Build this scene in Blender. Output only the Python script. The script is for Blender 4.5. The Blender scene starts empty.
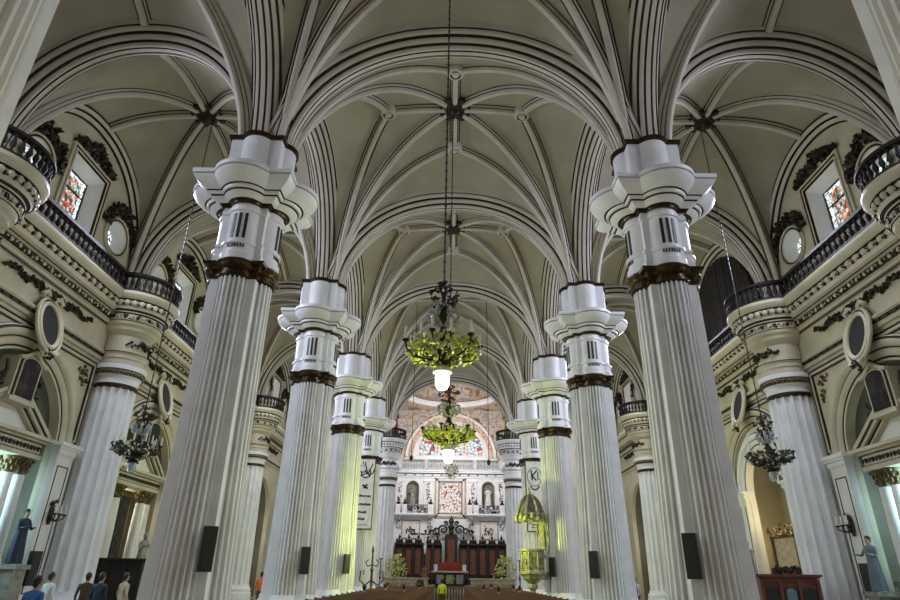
import bpy, bmesh, math, random
from math import sin, cos, pi, radians, sqrt, atan2
from mathutils import Vector, Matrix

random.seed(7)
S = bpy.context.scene
COL = S.collection

# ------------------------------------------------------------------ camera, world, lights, exposure
F_PX, PITCH, ROLL, YAW = 591.8, radians(25.01), radians(0.857), radians(-0.311)


def _dir(a2, b2):
    cr, sr = cos(ROLL), sin(ROLL)
    a = a2 * cr - b2 * sr
    b = a2 * sr + b2 * cr
    x, y, z = a, cos(PITCH) - b * sin(PITCH), sin(PITCH) + b * cos(PITCH)
    c, s = cos(YAW), sin(YAW)
    return Vector((c * x + s * y, -s * x + c * y, z))


cam = bpy.data.cameras.new('camera')
cam.sensor_width = 36.0
cam.lens = 36.0 * F_PX / 900.0
cam.clip_start, cam.clip_end = 0.1, 300
camo = bpy.data.objects.new('camera', cam)
COL.objects.link(camo)
fw = _dir(0, 0)
rt = _dir(1, 0) - fw
up = _dir(0, 1) - fw
m = Matrix.Identity(4)
for i in range(3):
    m[i][0], m[i][1], m[i][2] = rt[i], up[i], -fw[i]
m.translation = Vector((0.011, 0, 1.7))
camo.matrix_world = m
S.camera = camo

S.view_settings.view_transform = 'Standard'
S.view_settings.look = 'None'
S.view_settings.exposure = 0.0
S.view_settings.gamma = 1.0
S.view_settings.use_curve_mapping = False

W = bpy.data.worlds.new('world')
S.world = W
W.use_nodes = True
W.node_tree.nodes['Background'].inputs[0].default_value = (0.80, 0.82, 1.0, 1)
W.node_tree.nodes['Background'].inputs[1].default_value = 0.10


def area(name, loc, direction, sx, sy, power, col, spread=180):
    l = bpy.data.lights.new(name, 'AREA')
    l.shape = 'RECTANGLE'
    l.size, l.size_y = sx, sy
    l.energy = power
    l.color = col
    l.spread = radians(spread)
    o = bpy.data.objects.new(name, l)
    COL.objects.link(o)
    o.location = loc
    o.rotation_euler = Vector(direction).to_track_quat('-Z', 'Y').to_euler()
    return o


def point(name, loc, power, col, r=0.3):
    l = bpy.data.lights.new(name, 'POINT')
    l.energy = power
    l.color = col
    l.shadow_soft_size = r
    o = bpy.data.objects.new(name, l)
    COL.objects.link(o)
    o.location = loc
    return o


NY = [4.95, 15.03, 24.69, 34.4, 44.1, 53.8]          # pier rows
BAYC = [NY[1] - 4.83] + [(NY[i] + NY[i + 1]) / 2 for i in range(1, 5)]    # bay centres
PX = 6.0
WX = 15.0        # outer wall face
WCX = 14.45      # wall column axis

# added frontal fill behind the camera, at the west end
area('west_fill', (0, -4, 9), (0, 1, 0.12), 22, 14, 95, (0.86, 0.86, 1.0))
# added unseen area lights brightening nave and aisle vaults, one pool per bay
for i, yc in enumerate(BAYC):
    tint = [(0.92, 0.92, 1.0), (1.0, 0.98, 0.60), (1.0, 0.92, 0.80), (1.0, 0.92, 0.84), (1.0, 0.92, 0.86)][i]
    area('vault_fill', (0, yc, 7.0), (0, 0, 1), 3, 3, [34, 20, 24, 34, 40][i], tint)
    for s in (-1, 1):
        area('aisle_fill', (s * 10.3, yc, 6.6), (0, 0, 1), 3, 3, [20, 15, 20, 22, 22][i], (0.95, 0.93, 1.0) if i == 0 else (1.0, 0.92, 0.76))
# daylight through the high aisle windows and the side chapels
for i, yc in enumerate(BAYC):
    for s in (-1, 1):
        area('window_daylight', (s * 13.6, yc, 14.6), (-s, -0.15, -0.75), 2.4, 2.6, 500 if i == 0 else 860, (0.74, 0.79, 1.0))
        tint = (0.50, 0.84, 1.0) if i == 1 else ((1.0, 0.80, 0.45) if i == 2 and s > 0 else ((1.0, 0.95, 0.8)))
        area('chapel_daylight', (s * 16.2, yc, 4.6), (-s, 0, -0.1), 2.0, 3.0, 260 if i == 1 else 90, tint)
# greenish lamps of the nave
for s in (-1, 1):
    point('nave_lamp', (s * 2.6, 2.2, 3.4), 105, (0.95, 0.80, 0.12), 0.4)
point('nave_lamp', (0, 16.5, 5.0), 190, (0.92, 0.98, 0.20), 0.4)
point('nave_lamp', (0, 25.5, 5.0), 150, (0.90, 1.0, 0.22), 0.4)
for s in (-1, 1):
    area('pier_floodlight', (s * 0.6, 31.2, 3.2), (s, 0.45, 0.40), 0.5, 0.5, 190, (0.86, 1.0, 0.22), 130)
    area('pier_floodlight', (s * 0.6, 42.2, 3.0), (s, 0.0, 0.40), 0.5, 0.5, 60, (0.92, 1.0, 0.45), 130)
point('nave_lamp', (0, 36.0, 4.5), 160, (0.88, 1.0, 0.25), 0.5)


# bright chancel: unseen area lights aimed at its back wall and dome
area('chancel_fill', (0, 57.5, 14.5), (0, 0.9, -0.5), 8, 4, 1150, (0.96, 0.96, 1.0))
area('chancel_dome_fill', (0, 60, 13), (0, 0.1, 1), 7, 5, 170, (1.0, 0.95, 0.9))


# ------------------------------------------------------------------ materials
def rgba(c):
    return (c[0], c[1], c[2], 1.0)


def mat(name, col, rough=0.7, metal=0.0, var=0.12, scale=3.0, bump=0.0, bscale=30.0, col2=None, detail=4.0):
    mt = bpy.data.materials.new(name)
    mt.use_nodes = True
    nt = mt.node_tree
    b = nt.nodes['Principled BSDF']
    b.inputs['Roughness'].default_value = rough
    b.inputs['Metallic'].default_value = metal
    tc = nt.nodes.new('ShaderNodeTexCoord')
    nz = nt.nodes.new('ShaderNodeTexNoise')
    nz.inputs['Scale'].default_value = scale
    nz.inputs['Detail'].default_value = detail
    nt.links.new(tc.outputs['Object'], nz.inputs['Vector'])
    rp = nt.nodes.new('ShaderNodeValToRGB')
    c2 = col2 or tuple(max(0, v * (1 - 2 * var)) for v in col)
    rp.color_ramp.elements[0].position = 0.3
    rp.color_ramp.elements[1].position = 0.62
    rp.color_ramp.elements[0].color = rgba(c2)
    rp.color_ramp.elements[1].color = rgba(col)
    nt.links.new(nz.outputs['Fac'], rp.inputs['Fac'])
    nt.links.new(rp.outputs['Color'], b.inputs['Base Color'])
    if bump:
        n2 = nt.nodes.new('ShaderNodeTexNoise')
        n2.inputs['Scale'].default_value = bscale
        nt.links.new(tc.outputs['Object'], n2.inputs['Vector'])
        bp = nt.nodes.new('ShaderNodeBump')
        bp.inputs['Strength'].default_value = bump
        bp.inputs['Distance'].default_value = 0.03
        nt.links.new(n2.outputs['Fac'], bp.inputs['Height'])
        nt.links.new(bp.outputs['Normal'], b.inputs['Normal'])
    return mt


def ramp_mat(name, stops, scale=4.0, emit=0.0, voronoi=False, lead=0.0, rough=0.6, stretch=(1, 1, 1)):
    """patchy multicolour surface: painted fresco, canvas or leaded glass (which glows with daylight)"""
    mt = bpy.data.materials.new(name)
    mt.use_nodes = True
    nt = mt.node_tree
    b = nt.nodes['Principled BSDF']
    b.inputs['Roughness'].default_value = rough
    tc = nt.nodes.new('ShaderNodeTexCoord')
    mp = nt.nodes.new('ShaderNodeMapping')
    mp.inputs['Scale'].default_value = stretch
    nt.links.new(tc.outputs['Object'], mp.inputs['Vector'])
    rp = nt.nodes.new('ShaderNodeValToRGB')
    rp.color_ramp.interpolation = 'CONSTANT' if voronoi else 'LINEAR'
    while len(rp.color_ramp.elements) < len(stops):
        rp.color_ramp.elements.new(0.5)
    for e, (p, c) in zip(rp.color_ramp.elements, stops):
        e.position = p
        e.color = rgba(c)
    if voronoi:
        vo = nt.nodes.new('ShaderNodeTexVoronoi')
        vo.inputs['Scale'].default_value = scale
        nt.links.new(mp.outputs['Vector'], vo.inputs['Vector'])
        sp = nt.nodes.new('ShaderNodeSeparateColor')
        nt.links.new(vo.outputs['Color'], sp.inputs['Color'])
        nt.links.new(sp.outputs['Red'], rp.inputs['Fac'])
    else:
        nz = nt.nodes.new('ShaderNodeTexNoise')
        nz.inputs['Scale'].default_value = scale
        nz.inputs['Detail'].default_value = 5
        nt.links.new(mp.outputs['Vector'], nz.inputs['Vector'])
        nt.links.new(nz.outputs['Fac'], rp.inputs['Fac'])
    src = rp.outputs['Color']
    if lead:
        v2 = nt.nodes.new('ShaderNodeTexVoronoi')
        v2.feature = 'DISTANCE_TO_EDGE'
        v2.inputs['Scale'].default_value = scale
        nt.links.new(mp.outputs['Vector'], v2.inputs['Vector'])
        gt = nt.nodes.new('ShaderNodeMath')
        gt.operation = 'GREATER_THAN'
        gt.inputs[1].default_value = lead
        nt.links.new(v2.outputs['Distance'], gt.inputs[0])
        mx = nt.nodes.new('ShaderNodeMix')
        mx.data_type = 'RGBA'
        mx.inputs[6].default_value = (0.01, 0.01, 0.012, 1)
        nt.links.new(gt.outputs[0], mx.inputs[0])
        nt.links.new(src, mx.inputs[7])
        src = mx.outputs[2]
    if not emit:
        nt.links.new(src, b.inputs['Base Color'])
    if emit:
        b.inputs['Base Color'].default_value = (0.03, 0.03, 0.03, 1)
        nt.links.new(src, b.inputs['Emission Color'])
        b.inputs['Emission Strength'].default_value = emit
    return mt


def glow(name, col, strength):
    mt = bpy.data.materials.new(name)
    mt.use_nodes = True
    b = mt.node_tree.nodes['Principled BSDF']
    b.inputs['Base Color'].default_value = rgba(col)
    b.inputs['Emission Color'].default_value = rgba(col)
    b.inputs['Emission Strength'].default_value = strength
    return mt


CREAM = mat('vault_plaster', (0.40, 0.37, 0.275), 0.75, var=0.10, scale=0.5, bump=0.05, bscale=6)
RIBC = mat('rib_plaster', (0.56, 0.525, 0.445), 0.55, var=0.07, scale=1.2)
GILT = mat('dark_gilding', (0.06, 0.036, 0.013), 0.3, metal=0.75, var=0.3, scale=6)  # gilding; on ribs and arches its dark tone also paints the edge shadows
WHITE = mat('white_painted_stone', (0.80, 0.80, 0.80), 0.42, var=0.06, scale=1.6)
STONE = mat('ivory_plaster', (0.56, 0.51, 0.36), 0.55, var=0.10, scale=0.9, bump=0.05, bscale=9)
PALE = mat('pale_plaster', (0.78, 0.78, 0.74), 0.6, var=0.06, scale=0.8)
DARK = mat('dark_carved_wood', (0.018, 0.013, 0.009), 0.7, var=0.3, scale=8)
BRONZE = mat('aged_bronze_leaf', (0.035, 0.025, 0.012), 0.45, metal=0.35, var=0.35, scale=9)
GOLD = mat('gold_leaf', (0.15, 0.105, 0.03), 0.42, metal=0.4, var=0.3, scale=7)
BLACK = mat('black_metal', (0.012, 0.012, 0.012), 0.45)
WOOD = mat('mahogany', (0.15, 0.042, 0.024), 0.35, var=0.25, scale=3)
PEWW = mat('pew_oak', (0.17, 0.085, 0.042), 0.35, var=0.25, scale=3)
SPEAK = mat('speaker_grille', (0.016, 0.013, 0.012), 0.55, var=0.3, scale=40)
FLOORM = mat('polished_floor', (0.34, 0.30, 0.24), 0.25, var=0.15, scale=1.0)
OVALP = mat('dark_oval_canvas', (0.016, 0.014, 0.011), 0.8, var=0.35, scale=4)
LEAF = mat('yellow_green_leaf', (0.62, 0.68, 0.10), 0.45, var=0.45, scale=12, col2=(0.10, 0.13, 0.02))
LEAFW = mat('pale_blossom', (0.72, 0.72, 0.56), 0.5, var=0.2, scale=9)
CRYST = mat('grey_crystal', (0.50, 0.53, 0.50), 0.2, var=0.3, scale=12)
WAX = mat('candle_wax', (0.82, 0.79, 0.66), 0.4)
LANT = glow('lit_glass', (0.96, 1.0, 0.74), 9.0)
SKIN = mat('skin', (0.45, 0.26, 0.18), 0.5)
HAIR = mat('dark_hair', (0.014, 0.010, 0.008), 0.5)
NAVY = mat('navy_cloth', (0.012, 0.022, 0.05), 0.7)
BLUE = mat('blue_cloth', (0.02, 0.13, 0.42), 0.7)
GREYC = mat('grey_blue_cloth', (0.13, 0.17, 0.20), 0.7)
WHITEC = mat('white_cloth', (0.75, 0.75, 0.72), 0.7)
LIME = mat('lime_cloth', (0.62, 0.80, 0.03), 0.6)
REDC = mat('red_cloth', (0.30, 0.02, 0.015), 0.6, var=0.2, scale=8)
BROWNC = mat('brown_cloth', (0.09, 0.05, 0.03), 0.7)
ORANGE = mat('orange_cloth', (0.75, 0.16, 0.05), 0.6)
DRAPE = mat('dark_brown_drape', (0.020, 0.013, 0.010), 0.6, var=0.35, scale=1.2)
NICHE = mat('shaded_niche_plaster', (0.20, 0.18, 0.13), 0.7, var=0.15, scale=1.0)  # plaster darkened to paint in the shade of the chapel recesses
GREYST = mat('grey_stone', (0.30, 0.29, 0.24), 0.6, var=0.25, scale=5)
TERRA = mat('pale_terracotta', (0.52, 0.40, 0.27), 0.5, var=0.2, scale=4)
GLASS_SIDE = ramp_mat('stained_glass_figures', [(0.0, (0.85, 0.9, 0.92)), (0.26, (0.75, 0.25, 0.07)), (0.46, (0.8, 0.45, 0.3)),
                      (0.58, (0.02, 0.28, 0.33)), (0.68, (0.5, 0.02, 0.02)), (0.78, (0.9, 0.85, 0.7)), (0.9, (0.1, 0.06, 0.04))],
                      7.5, 0.85, True, 0.035)
GLASS_PALE = ramp_mat('pale_leaded_glass', [(0.0, (0.8, 0.9, 0.95)), (0.6, (0.9, 0.95, 0.95)), (0.85, (0.55, 0.7, 0.75))], 5.0, 1.6, True, 0.05)
GLASS_APSE = ramp_mat('apse_stained_glass', [(0.0, (0.95, 0.88, 0.78)), (0.30, (0.85, 0.42, 0.20)), (0.42, (0.92, 0.80, 0.72)), (0.62, (0.50, 0.10, 0.06)), (0.68, (0.9, 0.85, 0.85)),
                      (0.84, (0.10, 0.14, 0.45)), (0.92, (0.03, 0.03, 0.04))], 5.5, 1.0, True, 0.05)
GLASS_LUN = ramp_mat('lunette_stained_glass', [(0.0, (0.85, 0.88, 0.90)), (0.50, (0.62, 0.05, 0.04)), (0.66, (0.88, 0.86, 0.84)), (0.82, (0.12, 0.2, 0.42)),
                     (0.90, (0.75, 0.42, 0.28))], 2.6, 0.95, True, 0.045)
FRESCO = ramp_mat('chancel_fresco', [(0.28, (0.10, 0.05, 0.045)), (0.38, (0.34, 0.20, 0.11)), (0.46, (0.62, 0.55, 0.46)), (0.52, (0.27, 0.26, 0.30)), (0.58, (0.62, 0.52, 0.38)),
                  (0.66, (0.40, 0.22, 0.09)), (0.74, (0.40, 0.10, 0.07))], 0.75)
CANVAS = ramp_mat('dim_canvas', [(0.3, (0.006, 0.005, 0.004)), (0.5, (0.016, 0.013, 0.010)), (0.68, (0.05, 0.04, 0.03))], 2.5, rough=0.85)
BAND = ramp_mat('painted_rib_band', [(0.35, (0.45, 0.16, 0.12)), (0.5, (0.7, 0.55, 0.42)), (0.65, (0.45, 0.2, 0.1))], 3.0)
PINKW = mat('warm_white_stone', (0.80, 0.72, 0.66), 0.6, var=0.1, scale=2)


# ------------------------------------------------------------------ mesh builder
class MB:
    def __init__(self):
        self.v, self.f, self.mi, self.fl = [], [], [], []

    def add(self, vs, fs, mi=0, flat=False):
        o = len(self.v)
        self.v.extend([tuple(p) for p in vs])
        for k, f in enumerate(fs):
            self.f.append(tuple(i + o for i in f))
            self.mi.append(mi[k] if isinstance(mi, (list, tuple)) else mi)
            self.fl.append(flat)
        return self

    def box(self, c, s, mi=0, rz=0.0, taper=1.0, M=None):
        hx, hy, hz = s[0] / 2, s[1] / 2, s[2] / 2
        vs = []
        for z, k in ((-hz, 1.0), (hz, taper)):
            for x, y in ((-hx, -hy), (hx, -hy), (hx, hy), (-hx, hy)):
                x2, y2 = x * k, y * k
                p = Vector((x2 * cos(rz) - y2 * sin(rz), x2 * sin(rz) + y2 * cos(rz), z))
                if M:
                    p = M @ p
                vs.append((p[0] + c[0], p[1] + c[1], p[2] + c[2]))
        return self.add(vs, [(3, 2, 1, 0), (4, 5, 6, 7), (0, 1, 5, 4), (1, 2, 6, 5), (2, 3, 7, 6), (3, 0, 4, 7)], mi, True)

    def loft(self, rings, closed=True, cap=True, mi=0):
        n = len(rings[0])
        vs = [p for r in rings for p in r]
        fs, ms = [], []
        for i in range(len(rings) - 1):
            for j in range(n if closed else n - 1):
                k = (j + 1) % n
                fs.append((i * n + j, i * n + k, (i + 1) * n + k, (i + 1) * n + j))
                ms.append(mi[i] if isinstance(mi, (list, tuple)) else mi)
        if cap and closed:
            a = mi[0] if isinstance(mi, (list, tuple)) else mi
            b = mi[-1] if isinstance(mi, (list, tuple)) else mi
            fs.append(tuple(range(n - 1, -1, -1)))
            ms.append(a)
            fs.append(tuple((len(rings) - 1) * n + j for j in range(n)))
            ms.append(b)
        return self.add(vs, fs, ms)

    def lathe(self, prof, n=24, c=(0, 0, 0), mi=0, cap=True, a0=0.0, a1=2 * pi, flute=None):
        full = abs(a1 - a0 - 2 * pi) < 1e-6
        rings = []
        for r, z in prof:
            ring = []
            for k in range(n if full else n + 1):
                a = a0 + (a1 - a0) * k / n
                rr = r * (flute(k, n) if flute else 1)
                ring.append((c[0] + rr * cos(a), c[1] + rr * sin(a), c[2] + z))
            rings.append(ring)
        return self.loft(rings, full, cap, mi)

    def tube(self, path, r, n=8, mi=0, cap=True):
        path = [Vector(p) for p in path]
        rings = []
        prev = None
        for i, p in enumerate(path):
            t = (path[min(i + 1, len(path) - 1)] - path[max(i - 1, 0)]).normalized()
            if prev is None:
                a = Vector((0, 0, 1)) if abs(t.z) < 0.9 else Vector((1, 0, 0))
                s = t.cross(a).normalized()
            else:
                s = (prev - t * prev.dot(t)).normalized()
            prev = s
            u = t.cross(s)
            rr = r[i] if isinstance(r, (list, tuple)) else r
            rings.append([tuple(p + (s * cos(2 * pi * k / n) + u * sin(2 * pi * k / n)) * rr) for k in range(n)])
        return self.loft(rings, True, cap, mi)

    def sweep(self, pts, side, norm, prof, mats):
        rings = [[tuple(p + s * a + nn * b) for a, b in prof] for p, s, nn in zip(pts, side, norm)]
        n = len(prof)
        vs = [q for r in rings for q in r]
        fs, ms = [], []
        for i in range(len(rings) - 1):
            for j in range(n - 1):
                fs.append((i * n + j, i * n + j + 1, (i + 1) * n + j + 1, (i + 1) * n + j))
                ms.append(mats[j])
        return self.add(vs, fs, ms)

    def prism(self, poly, f0, f1, mi=0):
        n = len(poly)
        vs = [f0(a, b) for a, b in poly] + [f1(a, b) for a, b in poly]
        fs = [tuple(range(n - 1, -1, -1)), tuple(range(n, 2 * n))]
        for j in range(n):
            k = (j + 1) % n
            fs.append((j, k, n + k, n + j))
        return self.add(vs, fs, mi, True)

    def ball(self, c, r, mi=0, nu=10, nv=7):
        rx, ry, rz = r if isinstance(r, (list, tuple)) else (r, r, r)
        rings = []
        for i in range(1, nv):
            t = pi * i / nv
            rings.append([(c[0] + rx * sin(t) * cos(2 * pi * k / nu), c[1] + ry * sin(t) * sin(2 * pi * k / nu), c[2] - rz * cos(t)) for k in range(nu)])
        return self.loft(rings, True, True, mi)

    def leaf(self, c, size, mi=0, rnd=random, flat=0.3):
        q = Matrix.Rotation(rnd.uniform(0, 6.3), 3, 'Z') @ Matrix.Rotation(rnd.uniform(0, 3.1), 3, 'X') @ Matrix.Rotation(rnd.uniform(0, 6.3), 3, 'Y')
        a, b, d = size * rnd.uniform(.8, 1.3), size * rnd.uniform(.5, .8), size * flat
        vs = [q @ Vector(p) + Vector(c) for p in ((a, 0, 0), (0, b, 0), (-a * .8, 0, 0), (0, -b, 0), (0, 0, d), (0, 0, -d))]
        return self.add(vs, [(0, 1, 4), (1, 2, 4), (2, 3, 4), (3, 0, 4), (1, 0, 5), (2, 1, 5), (3, 2, 5), (0, 3, 5)], mi)

    def mesh(self, name, mats, smooth=True, angle=0.7):
        me = bpy.data.meshes.new(name)
        me.from_pydata(self.v, [], self.f)
        for mt in (mats if isinstance(mats, (list, tuple)) else [mats]):
            me.materials.append(mt)
        me.polygons.foreach_set('material_index', self.mi)
        me.polygons.foreach_set('use_smooth', [smooth and not x for x in self.fl])
        bm = bmesh.new()
        bm.from_mesh(me)
        bmesh.ops.recalc_face_normals(bm, faces=bm.faces)
        bm.to_mesh(me)
        bm.free()
        if smooth:
            me.set_sharp_from_angle(angle=angle)
        me.update()
        return me

    def build(self, name, mats, parent=None, loc=None, rz=0.0, smooth=True, angle=0.7):
        return place(name, self.mesh(name, mats, smooth, angle), parent, loc, rz)


def place(name, me, parent=None, loc=None, rz=0.0):
    o = bpy.data.objects.new(name, me)
    COL.objects.link(o)
    if parent:
        o.parent = parent
    if loc:
        o.location = loc
    o.rotation_euler.z = rz
    return o


def empty(name, loc=(0, 0, 0), rz=0.0, parent=None):
    o = bpy.data.objects.new(name, None)
    o.empty_display_size = 0.2
    COL.objects.link(o)
    o.location = loc
    o.rotation_euler.z = rz
    if parent:
        o.parent = parent
    return o


def tag(o, label, cat, group=None, kind=None):
    o['label'] = label
    o['category'] = cat
    if group:
        o['group'] = group
    if kind:
        o['kind'] = kind
    return o


def kids(o):
    return [c for c in COL.objects if c.parent == o]


def copy_tree(o, loc=None, rz=None, parent=None, cache={}):
    c = o.copy()
    COL.objects.link(c)
    if parent:
        c.parent = parent
    if loc is not None:
        c.location = loc
    if rz is not None:
        c.rotation_euler.z = rz
    for ch in list(o.children):
        copy_tree(ch, parent=c)
    return c


ORD = ['nearest', 'second', 'third', 'fourth', 'fifth', 'farthest']
SIDE = {-1: 'left', 1: 'right'}


def arch_curve(hs, rise, n=40, ex=2.15, leg=0.0):
    """points (a, h) of a round arch in its own plane, with outward normals"""
    pts = []
    for k in range(n + 1):
        t = pi * k / n
        c_, s_ = cos(t), sin(t)
        a = hs * (abs(c_) ** (2 / ex)) * (1 if c_ >= 0 else -1)
        pts.append((a, rise * s_ ** (2 / ex) if s_ > 0 else 0.0))
    if leg:
        pts = [(hs, -leg)] + pts + [(-hs, -leg)]
    out = []
    for i, (a, h) in enumerate(pts):
        a0, h0 = pts[max(i - 1, 0)]
        a1, h1 = pts[min(i + 1, len(pts) - 1)]
        ta, th = a1 - a0, h1 - h0
        L = sqrt(ta * ta + th * th) or 1
        out.append((a, h, th / L, -ta / L))
    return out


def mirror_profile(half, hm):
    """half: (s, n) from the middle outwards, hm: material per segment -> full open profile"""
    left = [(-s, n) for s, n in reversed(half)]
    ml = list(reversed(hm))
    if half[0][0] == 0:
        return left + half[1:], ml + hm
    return left + half, ml + [hm[0]] + hm
# ------------------------------------------------------------------ vaults
ZS, RC = 13.0, 5.8      # springing height and rise of the webs


def A_(u):
    u = min(abs(u), 1.0)
    return RC * (1 - u ** 2.15) ** (1 / 2.15)


def vz(u, v, dome):
    u, v = max(-1, min(1, u)), max(-1, min(1, v))
    return ZS + max(A_(u), A_(v)) + dome * (1 - abs(u) ** 3) * (1 - abs(v) ** 3)


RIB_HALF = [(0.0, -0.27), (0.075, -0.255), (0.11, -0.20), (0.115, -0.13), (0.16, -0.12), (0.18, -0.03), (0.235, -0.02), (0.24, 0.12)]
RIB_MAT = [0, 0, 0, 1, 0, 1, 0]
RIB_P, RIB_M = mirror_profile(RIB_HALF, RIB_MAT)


def rib_mesh(hx, hy, dome, start, end, n=26):
    """one rib of a bay, lying under the web from start (u, v) to end (u, v), bay-local coordinates"""
    pts = []
    for k in range(n + 1):
        q = k / n
        q = q * q * (0.55 + 0.45 * q) if start[0] > 0.9 and start[1] > 0.9 else q
        u, v = start[0] + (end[0] - start[0]) * q, start[1] + (end[1] - start[1]) * q
        pts.append(Vector((u * hx, v * hy, vz(u, v, dome))))
    if start[0] > .9 and start[1] > .9:
        pts[0].z = min(pts[0].z, ZS)
    d = Vector(((end[0] - start[0]) * hx, (end[1] - start[1]) * hy, 0)).normalized()
    side = Vector((-d.y, d.x, 0))
    sd, nn = [], []
    for i, p in enumerate(pts):
        t = (pts[min(i + 1, n)] - pts[max(i - 1, 0)]).normalized()
        nr = side.cross(t)
        if nr.z < 0 or (abs(nr.z) < 0.02 and nr.dot(d) > 0):
            nr = -nr
        sd.append(side)
        nn.append(nr)
    mb = MB()
    mb.sweep(pts, sd, nn, RIB_P, RIB_M)
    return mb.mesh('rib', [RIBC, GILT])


def flip(me, sx, sy):
    m2 = me.copy()
    m2.transform(Matrix.Diagonal((sx, sy, 1, 1)))
    if sx * sy < 0:
        m2.flip_normals()
    return m2


def web_mesh(hx, hy, dome, ext=0.0):
    mb = MB()
    n = 44

    def g(k):
        q = -1 + 2 * k / n
        return sin(q * pi / 2) * 0.985 if True else q
    vs = [(g(i) * hx, g(j) * hy, vz(g(i), g(j), dome) + 0.02) for i in range(n + 1) for j in range(n + 1)]
    fs = [(i * (n + 1) + j, (i + 1) * (n + 1) + j, (i + 1) * (n + 1) + j + 1, i * (n + 1) + j + 1) for i in range(n) for j in range(n)]
    mb.add(vs, fs, 0)
    return mb.mesh('vault_web', [CREAM], angle=0.5)


def boss_mesh(r, mats, petals=12):
    mb = MB()
    mb.lathe([(0.05, 0.25), (r * .6, 0.2), (r * .75, 0.05), (r * .6, -0.08), (r * .3, -0.14), (r * .25, -0.25), (r * .1, -0.34), (0.02, -0.36)], 24, mi=0)
    for k in range(petals):
        a = 2 * pi * k / petals
        mb.ball((r * .78 * cos(a), r * .78 * sin(a), 0.02), (r * .2, r * .2, 0.13), 0, 8, 5)
        mb.ball((r * .45 * cos(a + .2), r * .45 * sin(a + .2), -0.13), (r * .12, r * .12, 0.07), 1, 8, 5)
    return mb.mesh('boss', mats)


def mini_boss_mesh():
    mb = MB()
    mb.lathe([(0.34, 0.15), (0.36, -0.2), (0.30, -0.30), (0.22, -0.31), (0.20, -0.25), (0.17, -0.25), (0.13, -0.34), (0.03, -0.36)], 20, mi=[0, 0, 0, 1, 1, 0, 0])
    return mb.mesh('small_boss', [RIBC, GILT])


NHX, HY = 5.56, 4.40
AHX, ACX = 4.28, 10.70
n_web = web_mesh(NHX, HY, 1.45)
a_web = web_mesh(AHX, HY, 0.95)
me_boss = boss_mesh(0.78, [BRONZE, BRONZE])
me_mini = mini_boss_mesh()
r_diag = rib_mesh(NHX, HY, 1.45, (1.03, 1.03), (0, 0), 36)
r_t1 = rib_mesh(NHX, HY, 1.45, (1.04, 1.0), (0, 0.53), 36)
r_t2 = rib_mesh(NHX, HY, 1.45, (1.0, 1.05), (0.52, 0), 36)
r_rx = rib_mesh(NHX, HY, 1.45, (0.52, 0), (0, 0), 10)
r_ry = rib_mesh(NHX, HY, 1.45, (0, 0.53), (0, 0), 10)
a_diag = rib_mesh(AHX, HY, 0.95, (1.03, 1.03), (0, 0), 36)
a_rx = rib_mesh(AHX, HY, 0.95, (0.985, 0), (0, 0), 14)
a_ry = rib_mesh(AHX, HY, 0.95, (0, 0.985), (0, 0), 14)
FL = {}


def fl(me, sx, sy):
    k = (me.name, sx, sy)
    if k not in FL:
        FL[k] = me if sx > 0 and sy > 0 else flip(me, sx, sy)
    return FL[k]


Q4 = [(1, 1), (-1, 1), (1, -1), (-1, -1)]
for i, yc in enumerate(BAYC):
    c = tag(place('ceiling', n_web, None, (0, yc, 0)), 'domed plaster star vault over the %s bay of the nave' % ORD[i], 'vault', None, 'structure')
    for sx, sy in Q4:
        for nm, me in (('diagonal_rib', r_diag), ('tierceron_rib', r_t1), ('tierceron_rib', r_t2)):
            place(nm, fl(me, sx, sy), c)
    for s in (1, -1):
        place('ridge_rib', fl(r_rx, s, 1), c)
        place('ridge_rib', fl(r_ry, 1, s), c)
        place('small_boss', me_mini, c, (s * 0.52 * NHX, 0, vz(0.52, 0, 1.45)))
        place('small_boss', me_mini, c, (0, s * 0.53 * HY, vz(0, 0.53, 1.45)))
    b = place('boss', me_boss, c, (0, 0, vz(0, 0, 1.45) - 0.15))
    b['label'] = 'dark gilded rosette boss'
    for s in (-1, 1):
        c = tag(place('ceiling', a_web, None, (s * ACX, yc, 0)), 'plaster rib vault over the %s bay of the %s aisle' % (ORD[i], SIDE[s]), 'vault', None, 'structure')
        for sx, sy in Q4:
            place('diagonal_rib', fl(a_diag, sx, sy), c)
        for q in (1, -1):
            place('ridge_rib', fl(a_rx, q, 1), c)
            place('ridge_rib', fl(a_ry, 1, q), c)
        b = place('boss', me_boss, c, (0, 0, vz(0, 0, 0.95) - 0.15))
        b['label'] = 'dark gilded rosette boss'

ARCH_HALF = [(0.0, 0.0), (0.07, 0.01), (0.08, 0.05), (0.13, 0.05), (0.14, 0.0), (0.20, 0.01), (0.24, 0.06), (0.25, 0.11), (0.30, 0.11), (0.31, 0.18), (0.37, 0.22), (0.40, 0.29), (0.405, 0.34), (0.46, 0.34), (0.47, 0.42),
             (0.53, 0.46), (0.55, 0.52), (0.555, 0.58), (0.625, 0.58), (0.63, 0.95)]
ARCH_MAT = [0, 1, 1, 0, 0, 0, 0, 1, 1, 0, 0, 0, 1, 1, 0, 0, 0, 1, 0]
ARCH_P, ARCH_M = mirror_profile(ARCH_HALF, ARCH_MAT)


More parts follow.
